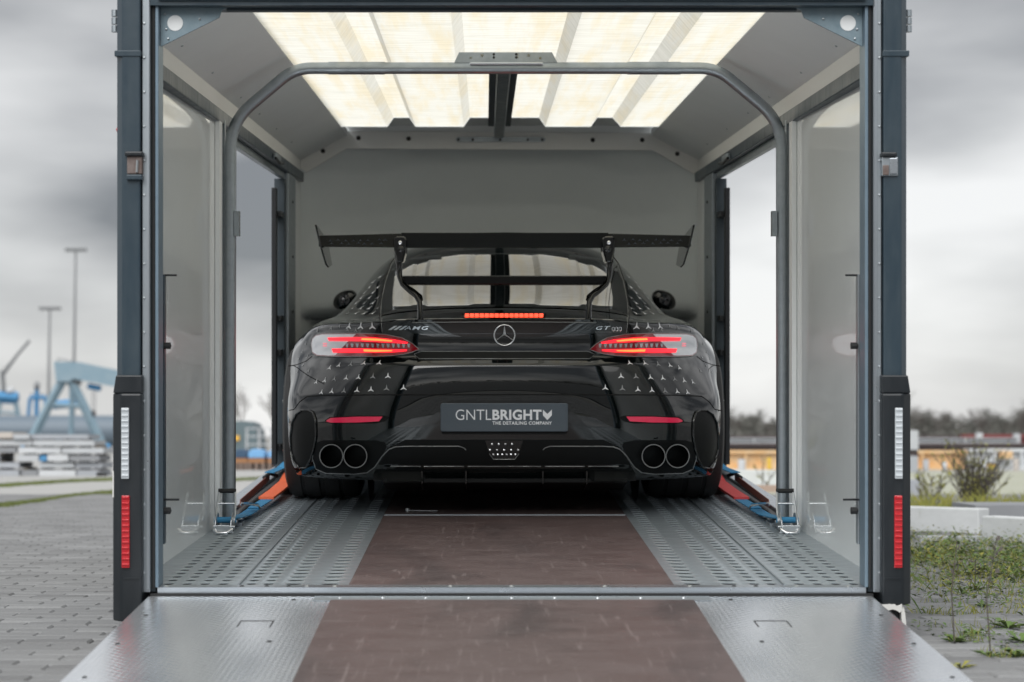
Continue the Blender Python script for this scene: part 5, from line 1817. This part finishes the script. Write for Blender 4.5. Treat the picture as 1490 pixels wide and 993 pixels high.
# white kerb beams
M_whitek = mat('white weathered concrete', (0.62, 0.64, 0.65), 0.8, noise=(6, 0.6, (0.48, 0.50, 0.50), (1, 1, 2)), bump=(20, 0.2, (1, 1, 1)))
def kerb(pts, D0, D1, lab, h0):
    a0, a1 = W(pts[0][0], pts[0][1], D0), W(pts[1][0], pts[1][1], D1)
    hgt = h0
    d_ = Vector((a1.x - a0.x, a1.y - a0.y, 0))
    n_ = Vector((-d_.y, d_.x, 0)).normalized() * .14
    base = Vector((a0.x, a0.y, 0))
    vs_ = []
    for z in (0.012, hgt):
        for q in (Vector((0, 0, 0)), d_, d_ + n_, n_):
            vs_.append((q.x, q.y, z))
    o = MB().add(vs_, [(0, 3, 2, 1), (4, 5, 6, 7), (0, 1, 5, 4), (1, 2, 6, 5), (2, 3, 7, 6), (3, 0, 4, 7)]).build('kerb_beam', M_whitek, None, bevel=0.008)
    o.location = base
    tag(o, lab, 'kerb', 'white concrete beams on the right')
kerb([(1225, 773), (1420, 783)], 12.3, 11.6, 'farther white concrete beam behind the weeds, left of its broken joint', .185)
kerb([(1424, 792), (1600, 805)], 10.8, 10.0, 'nearer white concrete beam behind the weeds at the right edge', .175)
kerb([(1000, 730), (1218, 742)], 24.0, 22.6, 'white concrete beam seen through the right side opening', .22)
o = MB().box(W(1330, 0, 10.8).x, W(1420, 0, 10.8).x, 5.1, 5.2, 0.012, .06).build('low_rail', M_conc[0])
tag(o, 'low grey concrete strip in the weeds before the white beam', 'kerb')
o = MB().box(W(1010, 0, 20.5).x, W(1135, 0, 20.5).x, 14.8, 15.0, 0.012, .10).build('timber_baulk', mat('weathered timber', (0.36, 0.27, 0.22), 0.85))
tag(o, 'weathered timber baulk seen low in the right side opening', 'timber')
o = MB().box(W(1428, 0, 11.6).x, W(1600, 0, 11.6).x, 6.2, 6.8, 0.012, .20).build('grey_slab', M_conc[3])
tag(o, 'dark grey slab lying behind the nearer white beam', 'slab')

# bare bush
def bush(px, D, h, n_, lab, seed, leafm, twig=M_bark):
    b0 = W(px, 608, D)
    R_ = empty('bare_bush', (b0.x, b0.y, 0.015), lab, 'bush')
    rr = random.Random(seed)
    mb, lf = MB(), MB()
    for k in range(n_):
        an = rr.uniform(0, 6.28)
        d_ = Vector((math.cos(an) * rr.uniform(.15, .95), math.sin(an) * rr.uniform(.15, .8), 1)).normalized()
        p_ = Vector((rr.uniform(-.08, .08), rr.uniform(-.08, .08), 0))
        l = h * rr.uniform(.55, 1.1)
        pts = [p_]
        for q in range(5):
            pts.append(pts[-1] + (d_ + Vector((rr.uniform(-.22, .22), rr.uniform(-.22, .22), 0))) * l / 5)
        mb.tube(pts, [.007, .006, .005, .004, .003, .0015], 4, cap=False)
        for q in range(7):
            i = rr.randint(1, 4)
            s_ = pts[i]
            dd = (d_ + Vector((rr.uniform(-1, 1), rr.uniform(-1, 1), rr.uniform(0, .6)))).normalized() * l * rr.uniform(.15, .35)
            mb.tube([s_, s_ + dd * .6, s_ + dd], [.003, .002, .001], 3, cap=False)
            for e in range(3):
                c = s_ + dd * rr.uniform(.3, 1)
                w_ = rr.uniform(.008, .02)
                v1 = Vector((rr.uniform(-1, 1), rr.uniform(-1, 1), rr.uniform(-1, 1))) * w_
                v2 = Vector((rr.uniform(-1, 1), rr.uniform(-1, 1), rr.uniform(-1, 1))) * w_
                lf.add([c, c + v1, c + v1 + v2, c + v2], [(0, 1, 2, 3)])
    mb.build('twigs', twig, R_, fix=False)
    lf.build('leaves', leafm, R_, fix=False)
M_leafy = mat('yellowing leaf', (0.30, 0.27, 0.05), 0.7, noise=(6, 0.9, (0.16, 0.20, 0.045), (1, 1, 1)))
M_leafg = mat('green weed leaf', (0.085, 0.16, 0.04), 0.6, noise=(5, 0.9, (0.12, 0.16, 0.03), (1, 1, 1)))
bush(1415, 16.2, .62, 64, 'bare twiggy bush in front of the orange beam', 8, M_leafy)
bush(1352, 16.8, .36, 14, 'thin sparse bush between the concrete block and the twiggy bush', 18, M_leafy)
bush(1112, 21.0, .55, 3, 'yellow leaved weed seen through the right side opening', 28, M_leafy)

# weeds: low leafy mat on the right
rr = random.Random(77)
def leafpatch(mb, n_, fn, zs, ws):
    for k in range(n_):
        r_ = fn()
        if r_ is None: continue
        x, y = r_
        z = 0.03 + abs(rr.gauss(0, zs))
        an = rr.uniform(0, 6.28)
        l = rr.uniform(.5, 1) * ws
        w_ = l * rr.uniform(.3, .5)
        d_ = Vector((math.cos(an), math.sin(an), rr.uniform(-.2, .7)))
        n2 = Vector((-math.sin(an), math.cos(an), rr.uniform(-.3, .3)))
        c = Vector((x, y, z))
        mb.add([c - d_ * l * .5, c + n2 * w_ * .5 + Vector((0, 0, l * .08)), c + d_ * l * .5 + Vector((0, 0, -l * .05)), c - n2 * w_ * .5 + Vector((0, 0, l * .08))], [(0, 1, 2, 3)])
clus = [(rr.uniform(0, 1), rr.uniform(0, 1) ** .8 - (rr.uniform(.05, .5) if rr.random() < .33 else 0), rr.choice([.05, .08, .12, .2])) for _ in range(105)]
def pick():
    u, v, s_ = rr.choice(clus)
    D = 7.4 + v * 3.6 + rr.gauss(0, s_)
    px = 1310 + u * 330
    x = W(px, 0, max(D, 5)).x + rr.gauss(0, s_)
    if D < 5.4 or x < 1.32 or D > 11.8: return None
    return x, CW.y + D
wd = [MB(), MB()]
leafpatch(wd[0], 3400, pick, .030, .042)
leafpatch(wd[1], 3000, pick, .036, .030)
def pick2():
    D = rr.uniform(4.6, 7.2)
    px = rr.uniform(1330, 1560)
    row_ = round((D - 4) / .118) * .118 + 4
    x = W(px, 0, D).x
    if math.sin(x * 7 + D * 3) < .45 or x < 1.3: return None
    return x + rr.gauss(0, .015), CW.y + row_ + .03 + rr.gauss(0, .012)
leafpatch(wd[0], 900, pick2, .012, .028)
def blades(mb, n_, fn, h):
    for k in range(n_):
        r_ = fn()
        if r_ is None: continue
        c = Vector((r_[0], r_[1], .028))
        an = rr.uniform(0, 6.28)
        hh = h * rr.uniform(.35, 1.2)
        v = Vector((math.cos(an), math.sin(an), 0)) * .0016
        tip = Vector((rr.gauss(0, .45) * hh, rr.gauss(0, .45) * hh, hh))
        mb.add([c - v, c + v, c + tip * .55 + v * .6 + Vector((0, 0, hh * .12)), c + tip], [(0, 1, 2), (0, 2, 3)])
tuft = []
for k in range(60):
    D = rr.uniform(4.6, 9.5)
    x_ = W(rr.uniform(1325, 1640), 0, D).x
    tuft.append((x_, CW.y + D, rr.choice([.012, .02, .035, .06])))
def pick3():
    x_, y_, s_ = rr.choice(tuft)
    x_ += rr.gauss(0, s_ * 2.2)
    return (x_, y_ + rr.gauss(0, s_ * .6)) if x_ > 1.3 else None
blades(wd[0], 900, pick3, .030)
blades(wd[1], 1100, pick3, .038)
blades(wd[1], 900, pick, .06)
blades(wd[0], 700, pick, .06)
def pick4():
    D = rr.uniform(11.9, 15.5)
    return W(rr.uniform(1320, 1640), 0, D).x, CW.y + D
leafpatch(wd[0], 1400, pick4, .05, .05)
blades(wd[1], 1800, pick4, .16)
for q, m in ((0, M_leafg), (1, M_leafy)):
    o = wd[q].build('weeds', m, None, fix=False)
    tag(o, 'low green and yellow weeds spreading over the paving on the right', 'weeds', kind='stuff')
# single weeds one can tell apart
def weed(px, row_, n_, l, lab, seed, stalk=0.0):
    D = CW.z * F / (row_ - HOR)
    b0 = W(px, row_, D)
    R_ = empty('weed_plant', (b0.x, b0.y, 0.03), lab, 'weed')
    rr = random.Random(seed)
    mb = MB()
    for k in range(n_):
        an = 6.28 * k / n_ + rr.uniform(-.3, .3)
        ll = l * rr.uniform(.6, 1.1)
        d_ = Vector((math.cos(an), math.sin(an), 0))
        n2 = Vector((-math.sin(an), math.cos(an), 0)) * ll * .16
        up = rr.uniform(.3, .9)
        p0_, p1_, p2_ = Vector((0, 0, 0)), d_ * ll * .5 + Vector((0, 0, ll * .5 * up)), d_ * ll + Vector((0, 0, ll * .45 * up))
        mb.add([p0_, p1_ + n2, p2_, p1_ - n2], [(0, 1, 2, 3)])
    mb.build('leaves', M_leafg if seed % 2 else M_leafy, R_, fix=False)
    if stalk:
        pts = [Vector((0, 0, 0)), Vector((rr.uniform(-.01, .01), 0, stalk * .5)), Vector((rr.uniform(.0, .03), 0, stalk))]
        st_ = MB().tube(pts, [.0025, .002, .001], 5).build('stalk', M_bark, R_)
        mb = MB()
        for k in range(14):
            c = pts[2] * rr.uniform(.55, 1.0)
            v1 = Vector((rr.uniform(-1, 1), rr.uniform(-1, 1), rr.uniform(-.2, 1))) * .016
            v2 = Vector((rr.uniform(-1, 1), rr.uniform(-1, 1), rr.uniform(-1, 1))) * .006
            mb.add([c, c + v1 + v2, c + v1 * 1.5, c + v1 - v2], [(0, 1, 2, 3)])
        mb.build('seed_head', M_bark, R_, fix=False)
weed(1382, 946, 9, .07, 'weed with tall dark stalk nearest the ramp edge', 1, .30)
weed(1434, 968, 7, .05, 'weed with thin dark stalk right of the other stalk', 3, .33)
weed(1413, 868, 8, .06, 'small brown stalked weed at the edge of the green mat', 5, .12)
weed(1408, 934, 8, .045, 'flat round leaved weed right of the tall stalk', 7)
weed(1460, 925, 12, .10, 'broad leaved green weed near the right edge', 9)
weed(1478, 945, 10, .08, 'second broad leaved weed lower at the right edge', 11)
weed(1468, 968, 12, .07, 'low green tuft near the bottom right corner', 13)
weed(1390, 985, 8, .05, 'yellow green tuft beside the lower ramp edge', 2)
weed(1425, 893, 9, .05, 'green tuft growing in a paving joint right of centre', 15)

# grass strips on the left
M_grass = mat('grass blade', (0.11, 0.15, 0.035), 0.7, noise=(3, 0.8, (0.17, 0.19, 0.06), (1, 1, 1)))
def grass(pts, wid, n_, h, lab):
    mb = MB()
    for k in range(n_):
        t_ = rr.uniform(0, len(pts) - 1.001)
        i = int(t_)
        u = t_ - i
        D = pts[i][1] * (1 - u) + pts[i + 1][1] * u
        px = pts[i][0] * (1 - u) + pts[i + 1][0] * u
        w_ = wid * (.35 + .65 * abs(math.sin(px * .07) * math.sin(px * .023 + 1)))
        D += rr.gauss(0, w_)
        c = W(px, 0, D)
        c.z = 0.01
        an = rr.uniform(0, 6.28)
        hh = h * rr.uniform(.4, 1.1)
        v = Vector((math.cos(an), math.sin(an), 0)) * .006
        tip = Vector((rr.uniform(-.5, .5) * hh, rr.uniform(-.5, .5) * hh, hh))
        mb.add([c - v, c + v, c + tip], [(0, 1, 2)])
    o = mb.build('grass_strip', M_grass, None, fix=False)
    tag(o, lab, 'grass', kind='stuff')
grass([(-60, 15.0), (0, 16.0), (20, 16.4), (60, 17.3), (110, 18.9), (170, 20.3), (260, 21.5)], .18, 9000, .055, 'narrow strip of grass in the paving left of the trailer')
grass([(-60, 22.6), (0, 23.0), (60, 24.4), (110, 25.6), (170, 26.6), (300, 27.5)], .26, 7000, .05, 'farther strip of grass before the beam stack')
grass([(330, 26), (380, 27), (420, 28)], .3, 2500, .05, 'strip of grass seen through the left side opening')

# ------------------------------------------------------------------ behind the camera (mirrored in the paint)
M_asph = mat('dark asphalt', (0.05, 0.052, 0.055), 0.9, noise=(2, 0.7, (0.07, 0.07, 0.07), (1, 1, 1)), bump=(60, 0.3, (1, 1, 1)))
o = MB().box(-120, 120, -160, -3.6, 0.006, 0.030).build('asphalt_yard', M_asph)
tag(o, kind='structure')
rr = random.Random(41)
wb = MB()
for k in range(110):
    src = rr.choice(mbs)
    x_, y_ = rr.uniform(-150, 150), rr.uniform(-190, -165)
    sc_ = rr.uniform(.7, 1.1)
    wb.add([(x_ + x * sc_ * 1.2, y_ + y * sc_, z * sc_) for x, y, z in src.v], src.f)
for k in range(5000):
    x_, y_, z = rr.uniform(-160, 160), rr.uniform(-195, -165), abs(rr.gauss(0, 2.5))
    v3 = [Vector((rr.uniform(-1, 1), rr.uniform(-1, 1), rr.uniform(-1, 1))) * .9 for _ in range(3)]
    wb.add([(x_ + v.x, y_ + v.y, max(0, z + v.z)) for v in v3], [(0, 1, 2)])
o = wb.build('far_wood', M_wood2, None, fix=False)
tag(o, 'bare wood behind the photographer mirrored in the paint', 'wood', kind='stuff')
